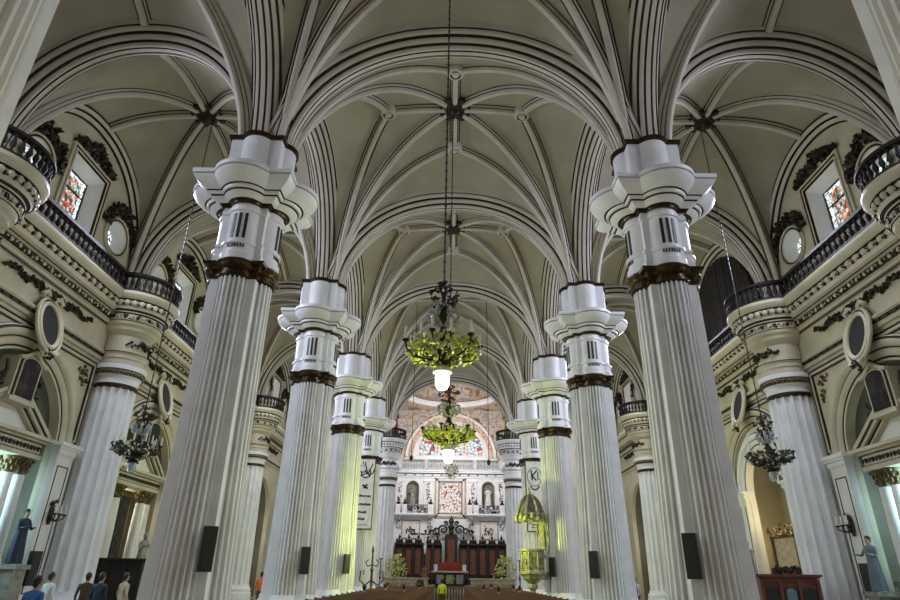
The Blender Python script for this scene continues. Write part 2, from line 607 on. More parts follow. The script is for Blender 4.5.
def arch_mesh(hs, rise, axis, prof=ARCH_P, pm=ARCH_M, leg=0.0, n=48):
    ac = arch_curve(hs, rise, n, 2.15, leg)
    mb = MB()
    if axis == 'x':
        P = [Vector((a, 0, h)) for a, h, _, _ in ac]
        N = [Vector((p, 0, q)) for _, _, p, q in ac]
        Sd = [Vector((0, 1, 0))] * len(ac)
    else:
        P = [Vector((0, a, h)) for a, h, _, _ in ac]
        N = [Vector((0, p, q)) for _, _, p, q in ac]
        Sd = [Vector((1, 0, 0))] * len(ac)
    mb.sweep(P, Sd, N, prof, pm)
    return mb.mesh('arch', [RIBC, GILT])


me_na = arch_mesh(5.28, 5.17, 'x')
me_aa = arch_mesh(3.9, 5.17, 'x')
me_ar = arch_mesh(4.12, 5.17, 'y')
WALLA_HALF = [(-0.3, 0.0), (0.06, 0.0), (0.07, 0.06), (0.13, 0.06), (0.14, 0.13), (0.22, 0.20), (0.23, 0.27), (0.29, 0.27), (0.30, 0.36), (0.36, 0.42), (0.37, 0.5)]
WALLA_M = [0, 1, 1, 0, 0, 1, 1, 0, 0, 1]
me_wa = {}
for s in (-1, 1):
    me_wa[s] = arch_mesh(4.2, 5.35, 'y', [(-s * (a + 0.0), n) for a, n in WALLA_HALF], WALLA_M)
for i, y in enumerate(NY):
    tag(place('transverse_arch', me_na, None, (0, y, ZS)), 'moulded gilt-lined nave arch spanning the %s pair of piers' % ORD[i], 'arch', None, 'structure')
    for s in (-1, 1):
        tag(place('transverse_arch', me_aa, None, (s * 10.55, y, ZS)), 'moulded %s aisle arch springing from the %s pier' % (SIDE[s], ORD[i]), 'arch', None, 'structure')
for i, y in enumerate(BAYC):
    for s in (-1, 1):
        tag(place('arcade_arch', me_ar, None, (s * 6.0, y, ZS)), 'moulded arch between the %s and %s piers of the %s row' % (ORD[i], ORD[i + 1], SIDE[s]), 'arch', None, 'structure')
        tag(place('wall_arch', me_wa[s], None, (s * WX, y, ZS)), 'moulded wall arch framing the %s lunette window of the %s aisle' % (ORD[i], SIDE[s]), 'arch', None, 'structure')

# ------------------------------------------------------------------ floor
mb = MB()
mb.box((0, 34, -0.15), (40, 84, 0.3), 0)
tag(mb.build('floor', FLOORM), 'polished beige floor of the church', 'floor', None, 'structure')

# ------------------------------------------------------------------ outer walls with openings for windows and chapels
WIN_HW, WIN_Z0, WIN_Z1 = 1.05, 13.9, 16.75
OC_DY, OC_Z, OC_R = 2.78, 15.1, 0.70
CH_HS, CH_RISE, CH_Z = 2.75, 2.65, 6.05


def curve_wall(name, outer, holes, thick, mats, M):
    cu = bpy.data.curves.new(name, 'CURVE')
    cu.dimensions = '2D'
    cu.fill_mode = 'BOTH'
    cu.extrude = thick / 2
    for loop in [outer] + holes:
        sp = cu.splines.new('POLY')
        sp.points.add(len(loop) - 1)
        for p, (a, b) in zip(sp.points, loop):
            p.co = (a, b, 0, 1)
        sp.use_cyclic_u = True
    tmp = bpy.data.objects.new('tmp', cu)
    COL.objects.link(tmp)
    dg = bpy.context.evaluated_depsgraph_get()
    me = bpy.data.meshes.new_from_object(tmp.evaluated_get(dg))
    bpy.data.objects.remove(tmp)
    bpy.data.curves.remove(cu)
    me.name = name
    me.transform(M)
    me.materials.clear()
    me.materials.append(mats)
    for p in me.polygons:
        p.use_smooth = False
    return place(name, me)


def circle(cx, cy, r, n=32):
    return [(cx + r * cos(2 * pi * k / n), cy + r * sin(2 * pi * k / n)) for k in range(n)]


for s in (-1, 1):
    holes = []
    for i, yc in enumerate(BAYC):
        holes.append([(yc - WIN_HW, WIN_Z0), (yc + WIN_HW, WIN_Z0), (yc + WIN_HW, WIN_Z1), (yc - WIN_HW, WIN_Z1)])
        for q in (-1, 1):
            holes.append(circle(yc + q * OC_DY, OC_Z, OC_R))
        ac = arch_curve(CH_HS, CH_RISE, 24, 2.0)
        holes.append([(yc + CH_HS, 0.02)] + [(yc + a, CH_Z + h) for a, h, _, _ in ac] + [(yc - CH_HS, 0.02)])
    outer = [(0, 0), (53.9, 0), (53.9, 20.6), (0, 20.6)]
    # 2D (a, b) -> (X, a, b)
    Mx = Matrix(((0, 0, 1, s * (WX + 0.15)), (1, 0, 0, 0), (0, 1, 0, 0), (0, 0, 0, 1)))
    w = curve_wall('wall_' + SIDE[s], outer, holes, 0.3, STONE, Mx)
    tag(w, 'ivory plaster outer wall of the %s aisle' % SIDE[s], 'wall', None, 'structure')


def frame_loop(pts, prof, closed=True):
    """sweep profile (in-plane outward offset, depth) round an opening; pts (y, z) with normals; returns ring list in (y, z, depth)"""
    rings = []
    for a, b, na, nb in pts:
        rings.append([(a + na * o, b + nb * o, d) for o, d in prof])
    return rings


def rect_loop(hw, z0, z1):
    k = 1.0
    return [(-hw, z0, -k, -k), (hw, z0, k, -k), (hw, z1, k, k), (-hw, z1, -k, k)]


def circ_loop(r, n=32):
    return [(r * cos(2 * pi * k / n), r * sin(2 * pi * k / n), cos(2 * pi * k / n), sin(2 * pi * k / n)) for k in range(n)]


def opening(mb, loop, prof, mats, s):
    """loop in (y, z); depth positive = out of the church (behind the wall face)"""
    rings = frame_loop(loop, prof)
    n, k = len(rings), len(prof)
    vs = [(s * d, a, b) for r in rings for a, b, d in r]
    fs, ms = [], []
    for i in range(n):
        j = (i + 1) % n
        for q in range(k - 1):
            fs.append((i * k + q, i * k + q + 1, j * k + q + 1, j * k + q))
            ms.append(mats[q])
    mb.add(vs, fs, ms, True)


WPROF = [(0.34, 0.0), (0.34, -0.10), (0.26, -0.14), (0.22, -0.10), (0.20, -0.06), (0.15, -0.05), (0.13, -0.10), (0.05, -0.10), (0.0, -0.02), (-0.40, 0.42), (-0.46, 0.42)]
WMAT = [0, 0, 0, 2, 2, 0, 0, 2, 1, 0]


def crest(mb, hw, h, z, y0, s, n, rnd, arc=None):
    """dark carved crest of leaves; on a lintel, or curved over an oculus"""
    for k in range(n):
        if arc:
            a = rnd.uniform(radians(12), radians(168))
            t = abs(a - pi / 2) / (pi / 2)
            r = arc + rnd.uniform(0.04, h * (1 - 0.55 * t))
            y, zz = y0 + r * cos(a), z + r * sin(a)
        else:
            t = rnd.uniform(-1, 1)
            y = y0 + t * hw
            zz = z + rnd.uniform(0.0, h * (1 - abs(t)) ** 0.8 + 0.12)
        mb.leaf((s * -rnd.uniform(0.05, 0.2), y, zz), rnd.uniform(0.13, 0.24), 0, rnd, 0.4)


wn = 0
rnd = random.Random(3)
for s in (-1, 1):
    for i, yc in enumerate(BAYC):
        wn += 1
        covered = (s == 1 and i == 2)
        mb = MB()
        opening(mb, rect_loop(WIN_HW, WIN_Z0, WIN_Z1), WPROF, WMAT, s)
        f = tag(mb.build('window_%d' % wn, [STONE, PALE, GILT], None, (s * WX, yc, 0)), 'deep splayed stained-glass window, %s bay, %s aisle' % (ORD[i], SIDE[s]), 'window', None, 'structure')
        g = MB()
        gw, g0, g1 = WIN_HW - 0.41, WIN_Z0 + 0.41, WIN_Z1 - 0.41
        g.box((s * 0.44, 0, (g0 + g1) / 2), (0.03, gw * 2, g1 - g0), 0)
        g.build('stained_glass', [GLASS_SIDE], f)
        g = MB()
        for yy in (-gw + 0.03, gw - 0.03):
            g.box((s * 0.40, yy, (g0 + g1) / 2), (0.05, 0.06, g1 - g0), 0)
        for zz in (g0 + 0.03, g0 + (g1 - g0) * .62, g1 - 0.03):
            g.box((s * 0.40, 0, zz), (0.05, gw * 2, 0.06), 0)
        g.box((s * 0.41, gw - 0.17, (g0 + g1) / 2), (0.04, 0.14, g1 - g0), 1)
        g.box((s * 0.41, 0, g1 - 0.14), (0.04, gw * 2, 0.10), 1)
        g.build('lead_frame', [BLACK, GLASS_PALE], f)
        g = MB()
        crest(g, WIN_HW + 0.35, 0.75, WIN_Z1 + 0.36, 0, s, 130, rnd)
        if not covered:
            tag(g.build('carved_crest', [BRONZE], None, (s * WX, yc, 0)), 'dark carved leaf crest over the tall window, %s bay, %s aisle' % (ORD[i], SIDE[s]), 'ornament')
        for q in (-1, 1):
            wn += 1
            mb = MB()
            OP = [(0.24, 0.0), (0.24, -0.08), (0.18, -0.14), (0.12, -0.10), (0.09, -0.04), (0.05, -0.04), (0.04, -0.09), (0.0, -0.05), (-0.28, 0.42), (-0.34, 0.42)]
            opening(mb, circ_loop(OC_R), OP, [0, 0, 0, 2, 2, 0, 0, 1, 0], s)
            f = tag(mb.build('window_%d' % wn, [STONE, PALE, GILT], None, (s * WX, yc + q * OC_DY, OC_Z)), 'round oculus %s side of tall window, %s bay, %s aisle' % ('near' if q < 0 else 'far', ORD[i], SIDE[s]), 'window', None, 'structure')
            g = MB()
            g.prism(circle(0, 0, 0.40, 20), lambda a, b: (s * 0.41, a, b), lambda a, b: (s * 0.45, a, b), 0)
            for k in range(3):
                a = pi * k / 3
                g.tube([(s * 0.39, -0.4 * cos(a), -0.4 * sin(a)), (s * 0.39, 0.4 * cos(a), 0.4 * sin(a))], 0.02, 6, 1)
            g.build('leaded_glass', [GLASS_PALE, BLACK], f)
            g = MB()
            crest(g, 0, 0.75, 0, 0, s, 130, rnd, arc=OC_R + 0.22)
            if not covered:
                tag(g.build('carved_crest', [BRONZE], None, (s * WX, yc + q * OC_DY, OC_Z)), 'dark carved leaf crest over the %s oculus, %s bay, %s aisle' % ('near' if q < 0 else 'far', ORD[i], SIDE[s]), 'ornament')

# ------------------------------------------------------------------ entablature along the outer walls
ENT = [(0.02, 9.78), (0.12, 9.80), (0.12, 9.92), (0.17, 9.93), (0.17, 10.08), (0.23, 10.14), (0.23, 10.20), (0.06, 10.22), (0.06, 11.28), (0.12, 11.30), (0.14, 11.38), (0.20, 11.40), (0.20, 11.48),
       (0.30, 11.52), (0.30, 11.80), (0.40, 11.84), (0.40, 11.90), (0.52, 11.95), (0.56, 12.10), (0.56, 12.34), (0.66, 12.38), (0.80, 12.46), (0.86, 12.58), (0.86, 12.70), (0.0, 12.72)]
ENTM = [0, 0, 0, 1, 0, 0, 0, 0, 0, 1, 0, 0, 0, 1, 0, 1, 0, 0, 0, 1, 0, 0, 0, 0]


def carved_rows(mb, put):
    """leaf blocks along the two carved bands of the cornice; put(t, proj, z) -> point, t index"""
    pass


for k, s in enumerate((-1, 1)):
    mb = MB()
    rings = [[(s * (WX - p), y, z) for p, z in ENT] for y in (0.0, 53.8)]
    n = len(ENT)
    vs = [q for r in rings for q in r]
    mb.add(vs, [(j, j + 1, n + j + 1, n + j) for j in range(n - 1)], ENTM, True)
    y = 4.0
    while y < 46:
        mb.ball((s * (WX - 0.58), y, 12.22), (0.13, 0.17, 0.13), 0, 7, 5)
        mb.ball((s * (WX - 0.60), y + 0.22, 12.16), (0.07, 0.05, 0.10), 1, 6, 4)
        if int(y / 0.44) % 2:
            mb.box((s * (WX - 0.31), y, 11.66), (0.06, 0.22, 0.16), 1)
        mb.ball((s * (WX - 0.33), y + 0.2, 11.66), (0.06, 0.08, 0.09), 0, 6, 4)
        mb.box((s * (WX - 0.19), y, 10.0), (0.05, 0.20, 0.10), 1)
        for dz, pp in ((12.22, .62), (11.66, .34)):
            for q in range(4):
                mb.leaf((s * (WX - pp), y + .11 * q, dz + rnd.uniform(-.09, .09)), .085, q % 2, rnd, .5)
        y += 0.44
    tag(mb.build('trim_%d' % (k + 1), [STONE, BRONZE], None), 'carved cornice and frieze along the %s aisle wall under the balustrade' % SIDE[s], 'cornice', None, 'structure')


def garland_mesh(L, n, r0, rnd, curve=None):
    mb = MB()
    for k in range(n):
        t = rnd.uniform(-1, 1)
        w = r0 * (0.35 + 0.65 * (1 - abs(t)) ** 0.8)
        y, z, d = t * L / 2, rnd.gauss(0, w * 0.45) + 0.06 * sin(t * 14), rnd.uniform(0.02, 0.14)
        p = curve(y, z, d) if curve else (-d, y, z)
        mb.leaf(p, rnd.uniform(0.07, 0.13), 0, rnd, 0.45)
    return mb.mesh('garland', [BRONZE])


gl = {1: garland_mesh(5.2, 300, 0.20, rnd)}
gl[-1] = flip(gl[1], -1, 1)
for s in (-1, 1):
    for i, yc in enumerate(BAYC):
        tag(place('garland', gl[s], None, (s * (WX - 0.06), yc, 10.98)), 'dark carved leaf garland on the frieze of the %s bay, %s aisle' % (ORD[i], SIDE[s]), 'ornament')

# ------------------------------------------------------------------ balustrades
mb = MB()
mb.lathe([(0.085, 0), (0.085, 0.06), (0.05, 0.08), (0.045, 0.14), (0.095, 0.24), (0.10, 0.32), (0.06, 0.44), (0.045, 0.52), (0.08, 0.56), (0.085, 0.62)], 10)
me_bal = mb.mesh('baluster', [DARK])


def straight_balustrade(x, y0, y1, z, label):
    t = tag(empty('balustrade', (x, (y0 + y1) / 2, z)), label, 'balustrade')
    L = y1 - y0
    mb = MB()
    mb.box((0, 0, 0.05), (0.30, L, 0.10), 0)
    mb.build('bottom_rail', [DARK], t)
    mb = MB()
    mb.box((0, 0, 0.79), (0.30, L, 0.10), 0)
    mb.box((0, 0, 0.86), (0.22, L, 0.05), 0)
    mb.build('handrail', [DARK], t)
    n = int(L / 0.31)
    for k in range(n):
        place('baluster', me_bal, t, (0, -L / 2 + L * (k + .5) / n, 0.10))
    return t


WC_R = 1.60
for s in (-1, 1):
    for i, yc in enumerate(BAYC[:4]):
        straight_balustrade(s * (WX - 0.70), NY[i] + WC_R - 0.15, NY[i + 1] - WC_R + 0.15, 12.71, 'dark wooden balustrade along the cornice of the %s bay, %s aisle' % (ORD[i], SIDE[s]))


# ------------------------------------------------------------------ piers of the nave
def clover(w, c, r, n=0, fd=0.0, seg=18):
    pts = []
    dy = sqrt(max(r * r - (w - c) ** 2, 1e-6))
    dy = min(dy, w * 0.98)
    ph = atan2(dy, w - c)
    K = n * 6 if n else seg
    for q in range(4):
        ca, sa = cos(q * pi / 2), sin(q * pi / 2)
        loc = [(w, -w)]
        for k in range(K + 1):
            a = -ph + 2 * ph * k / K
            rr = r
            if n:
                f = (k / K * n) % 1.0
                rr = r - fd * (0, 0, .8, 1, .8, 0)[int(round(f * 6)) % 6]
            loc.append((c + rr * cos(a), rr * sin(a)))
        for x, y in loc:
            pts.append((x * ca - y * sa, x * sa + y * ca))
    return pts


def clofts(mb, levels, mi=0, n=0, fd=0.0):
    rings = [[(x, y, z) for x, y in clover(w, c, r, n, fd)] for z, w, c, r in levels]
    mb.loft(rings, True, True, mi)


W0, C0, R0 = 0.60, 0.44, 0.45
WS, CS, RS = 0.62, 0.42, 0.465
# base
mb = MB()
clofts(mb, [(0, .98, .62, .62), (0.55, .98, .62, .62), (0.58, .93, .58, .60), (0.75, .92, .58, .60), (0.85, .86, .54, .55), (1.0, .84, .53, .53)])
me_pbase = mb.mesh('base', [WHITE])
mb = MB()
lv = []
for k in range(9):
    t = k / 8
    q = 1.0 + 0.16 * (1 - t) ** 2.2
    lv.append((1.0 + 7.65 * t, WS * q, CS * q, RS * q))
clofts(mb, lv, 0, 8, 0.13)
me_shaft = mb.mesh('shaft', [WHITE], angle=0.5)
mb = MB()
clofts(mb, [(8.62, WS, CS, RS), (8.66, WS + .05, CS, RS + .06), (8.74, WS + .05, CS, RS + .06), (8.77, WS, CS, RS + .01), (8.86, WS, CS, RS + .01), (8.90, WS + .07, CS, RS + .08),
            (8.98, WS + .10, CS, RS + .12), (9.02, WS + .20, CS, RS + .15), (9.10, WS + .22, CS, RS + .15), (9.12, W0 + .02, C0, R0 + .02), (9.17, W0, C0, R0)])
me_neck = mb.mesh('neck_ring', [GILT])
mb = MB()
clofts(mb, [(9.15, W0 + .08, C0, R0 + .09), (9.32, W0 + .08, C0, R0 + .09), (9.36, W0 + .03, C0, R0 + .04), (9.55, W0 + .03, C0, R0 + .04), (9.57, W0 + .07, C0, R0 + .09), (9.64, W0 + .07, C0, R0 + .09), (9.66, W0, C0, R0 + .01),
            (10.50, W0, C0, R0 + .01), (10.52, W0 + .05, C0, R0 + .06), (10.62, W0 + .05, C0, R0 + .06), (10.64, W0 + .02, C0, R0 + .02), (10.72, W0 + .02, C0, R0 + .02)])
# dentils under the drum ring
me_drum = mb.mesh('capital_drum', [WHITE], angle=0.5)
mb = MB()
for da in (-0.36, 0.0, 0.36):
    mb.box((C0 + (R0 + .01) * cos(da), (R0 + .01) * sin(da), 10.08), (0.03, 0.085, 0.70), 0, da)
for k in range(-3, 4):
    a = k * 0.15
    mb.box((C0 + (R0 + .045) * cos(a), (R0 + .045) * sin(a), 9.50), (0.03, 0.038, 0.09), 0, a)
me_slot = mb.mesh('triglyph', [BLACK])
CW, CC, CR = 1.38, 0.96, 0.88
mb = MB()
cl = []
for z, t in [(10.72, .10), (10.82, .12), (10.84, .20), (10.90, .30), (11.02, .42), (11.08, .46), (11.09, .52), (11.20, .54), (11.22, .60), (11.30, .70), (11.42, .85), (11.56, .95), (11.68, 1.0), (11.72, .97), (11.74, 1.03), (11.92, 1.03), (11.95, .55)]:
    cl.append((z, W0 + (CW - W0) * t, C0 + (CC - C0) * t, R0 + (CR - R0) * t))
clofts(mb, cl, [1, 1, 0, 0, 1, 0, 0, 1, 0, 0, 0, 0, 1, 0, 0, 0])
me_corn = mb.mesh('cornice', [WHITE, GILT], angle=0.5)
mb = MB()
clofts(mb, [(11.94, .76, .52, .47), (13.02, .76, .52, .47), (13.03, .83, .52, .54), (13.12, .83, .52, .54), (13.14, .6, .4, .35)], [0, 1, 1, 1])
me_imp = mb.mesh('impost_block', [WHITE, GILT], angle=0.5)
ZM = [(0, 0), (1.0, 1.0), (8.65, 9.0), (9.17, 9.5), (10.72, 11.27), (11.95, 12.13), (13.14, 13.82), (20, 20)]


def zmap(me):
    for v in me.vertices:
        for (a, b), (c, d) in zip(ZM[:-1], ZM[1:]):
            if a <= v.co.z <= c:
                v.co.z = b + (d - b) * (v.co.z - a) / (c - a)
                break
    me.update()


for me in (me_shaft, me_neck, me_drum, me_slot, me_corn, me_imp):
    zmap(me)
PIER_PARTS = [('base', me_pbase), ('shaft', me_shaft), ('neck_ring', me_neck), ('capital_drum', me_drum), ('cornice', me_corn), ('impost_block', me_imp)]
for i, y in enumerate(NY[:5]):
    for s in (-1, 1):
        t = tag(empty('pier', (s * PX, y, 0)), 'white fluted clustered pier, %s in the %s row of the nave' % (ORD[i], SIDE[s]), 'pillar')
        for q in range(4):
            place('triglyph', me_slot, t, None, q * pi / 2)['label'] = 'three dark slots over a row of dentils'
        for nm, me in PIER_PARTS:
            o = place(nm, me, t)
            if nm == 'neck_ring':
                o['label'] = 'dark gilded ring moulding'


# ------------------------------------------------------------------ columns against the outer walls
def flute20(n):
    def f(k, N):
        q = (k / N * n) % 1.0
        return 1 - 0.14 * (0, .75, 1, 1, .75, 0)[int(round(q * 6)) % 6]
    return f


mb = MB()
mb.lathe([(1.35, 0), (1.35, .5), (1.28, .55), (1.3, .75), (1.18, .85), (1.15, 1.0)], 40)
me_wb = mb.mesh('base', [WHITE])
mb = MB()
mb.lathe([(1.10, 1.0), (1.08, 3.0), (1.04, 5.5), (0.98, 8.42)], 96, flute=flute20(16))
me_ws = mb.mesh('shaft', [WHITE], angle=0.5)
mb = MB()
mb.lathe([(0.98, 8.40), (1.04, 8.43), (1.06, 8.50), (1.02, 8.56), (0.99, 8.57)], 40)
me_wr = mb.mesh('gilt_ring', [GILT])
mb = MB()
mb.lathe([(0.99, 8.56), (0.99, 8.92), (1.03, 8.94), (1.08, 9.0), (1.16, 9.22), (1.22, 9.24), (1.24, 9.42), (1.05, 9.46), (1.02, 9.5)], 40, mi=0)
me_wc = mb.mesh('capital', [WHITE])
mb = MB()
for k in range(34):
    a = 2 * pi * k / 34
    mb.ball((1.12 * cos(a), 1.12 * sin(a), 9.09), (0.085, 0.085, 0.10), 0, 7, 5)
    mb.ball((1.13 * cos(a + .09), 1.13 * sin(a + .09), 9.08), (0.03, 0.03, 0.11), 1, 5, 4)
mb.lathe([(1.06, 9.0), (1.14, 9.17)], 34, mi=2, cap=False)
mb.lathe([(1.17, 9.18), (1.20, 9.20), (1.18, 9.22)], 34, mi=2, cap=False)
me_wo = mb.mesh('egg_band', [GOLD, BRONZE, BRONZE])
EB = 1.14
BULGE = [(1.02, 9.46), (1.06, 9.5), (1.06, 9.80), (1.12, 9.82), (1.12, 10.05), (1.20, 10.14), (1.20, 10.20), (1.05, 10.24), (1.05, 10.95), (1.10, 10.98), (1.18, 11.08), (1.28, 11.16), (1.32, 11.28), (1.44, 11.38), (1.48, 11.50), (1.52, 11.52),
         (1.52, 11.80), (1.60, 11.84), (1.60, 11.90), (1.72, 11.96), (1.78, 12.10), (1.78, 12.34), (1.90, 12.38), (2.02, 12.46), (2.10, 12.58), (2.10, 12.70), (0.6, 12.72)]
mb = MB()
mb.lathe(BULGE, 48, mi=[1 if k in (5, 14, 16, 18, 21) else 0 for k in range(26)])
nb = 34
for k in range(nb * 4):
    a = 2 * pi * k / nb / 4
    mb.leaf((1.83 * cos(a), 1.83 * sin(a), 12.22 + rnd.uniform(-.09, .09)), .085, k % 2, rnd, .5)
    mb.leaf((1.55 * cos(a), 1.55 * sin(a), 11.66 + rnd.uniform(-.09, .09)), .085, k % 2, rnd, .5)
for k in range(nb):
    a = 2 * pi * k / nb
    mb.ball((1.80 * cos(a), 1.80 * sin(a), 12.22), (0.15, 0.15, 0.13), 0, 7, 5)
    mb.ball((1.82 * cos(a + .09), 1.82 * sin(a + .09), 12.16), (0.06, 0.06, 0.10), 1, 6, 4)
    mb.ball((1.55 * cos(a), 1.55 * sin(a), 11.66), (0.09, 0.09, 0.10), k % 2, 6, 4)
me_we = mb.mesh('entablature', [STONE, BRONZE], angle=0.5)
gmesh = garland_mesh(2.2, 90, 0.2, rnd, lambda y, z, d: ((1.05 + d) * cos(y), (1.05 + d) * sin(y), z + 10.6))
mb = MB()
mb.lathe([(1.78, 12.71), (2.04, 12.71), (2.04, 12.81), (1.78, 12.81)], 48, cap=False)
me_br = mb.mesh('bottom_rail', [DARK])
mb = MB()
mb.lathe([(1.75, 13.45), (2.07, 13.45), (2.07, 13.55), (2.01, 13.60), (1.81, 13.60), (1.75, 13.55), (1.75, 13.45)], 48, cap=False)
me_hr = mb.mesh('handrail', [DARK])


CM = [(0, 0), (1, 1), (8.40, 8.68), (8.57, 8.86), (8.92, 9.12), (9.50, 9.72), (10.2, 10.2), (20, 20)]


def cmap(me):
    for v in me.vertices:
        for (a, b), (c, d) in zip(CM[:-1], CM[1:]):
            if a <= v.co.z <= c:
                v.co.z = b + (d - b) * (v.co.z - a) / (c - a)
                break
    me.update()


for me in (me_ws, me_wr, me_wc, me_wo, me_we):
    cmap(me)


def wall_column(x, y, face, label, blabel):
    """face: angle the column looks towards"""
    t = tag(empty('wall_column', (x, y, 0)), label, 'column')
    t.scale = (.86, .86, 1)
    for nm, me in (('base', me_wb), ('shaft', me_ws), ('gilt_ring', me_wr), ('capital', me_wc), ('egg_band', me_wo), ('entablature', me_we)):
        place(nm, me, t)
    place('garland', gmesh, t, None, face)
    b = tag(empty('balustrade', (x, y, 0), face), blabel, 'balustrade')
    b.scale = (.86, .86, 1)
    place('bottom_rail', me_br, b)
    place('handrail', me_hr, b)
    n = 26
    for k in range(n):
        a = -pi * 0.6 + 1.2 * pi * k / (n - 1)
        place('baluster', me_bal, b, (1.91 * cos(a), 1.91 * sin(a), 12.81))


for i, y in enumerate(NY[:5]):
    for s in (-1, 1):
        wall_column(s * WCX, y - (.3 if i == 1 else 0), pi if s > 0 else 0.0, 'fluted column against the %s aisle wall, beside the %s pier' % (SIDE[s], ORD[i]),
                    'round dark balustrade on top of the %s wall column of the %s aisle' % (ORD[i], SIDE[s]))
# ------------------------------------------------------------------ side chapels
def archivolt(s, yc, hs0, rise0, z, prof, pm, name, mats, label, leg=0.0, kind='structure', cat='arch', x=WX):
    ac = arch_curve(hs0, rise0, 40, 2.0, leg)
    mb = MB()
    P = [Vector((0, a, h)) for a, h, _, _ in ac]
    N = [Vector((0, p, q)) for _, _, p, q in ac]
    mb.sweep(P, [Vector((s, 0, 0))] * len(P), N, prof, pm)
    o = mb.build(name, mats, None, (s * x, yc, z))
    return tag(o, label, cat, None, kind)


# (depth into the wall, outward offset)
CHP = [(0.35, -0.02), (-0.02, -0.02), (-0.03, 0.06), (0.0, 0.10), (-0.04, 0.13), (-0.10, 0.22), (-0.12, 0.36), (-0.07, 0.40), (-0.07, 0.45), (-0.16, 0.50), (-0.20, 0.60), (-0.20, 0.70), (-0.12, 0.74), (-0.12, 0.79), (-0.05, 0.85), (0.0, 0.87)]
CHM = [0, 0, 1, 1, 0, 0, 0, 1, 0, 0, 0, 1, 1, 0, 1]


def gold_capital(mb, x, y, z0, z1, r, n=10, mi=0):
    h = z1 - z0
    mb.lathe([(r * .9, 0), (r * 1.0, .06 * h), (r * .95, .12 * h), (r * 1.05, .5 * h), (r * 1.35, .8 * h), (r * 1.5, .9 * h), (r * 1.5, h)], 16, (x, y, z0), mi)
    for row, (zz, rr) in enumerate(((.3, 1.15), (.6, 1.35))):
        for k in range(n):
            a = 2 * pi * (k + row * .5) / n
            mb.ball((x + r * rr * cos(a), y + r * rr * sin(a), z0 + zz * h), (r * .2, r * .2, h * .16), mi, 6, 5)
    for k in range(4):
        a = pi / 4 + pi / 2 * k
        mb.ball((x + r * 1.65 * cos(a), y + r * 1.65 * sin(a), z0 + .84 * h), (r * .3, r * .3, h * .12), mi, 7, 5)


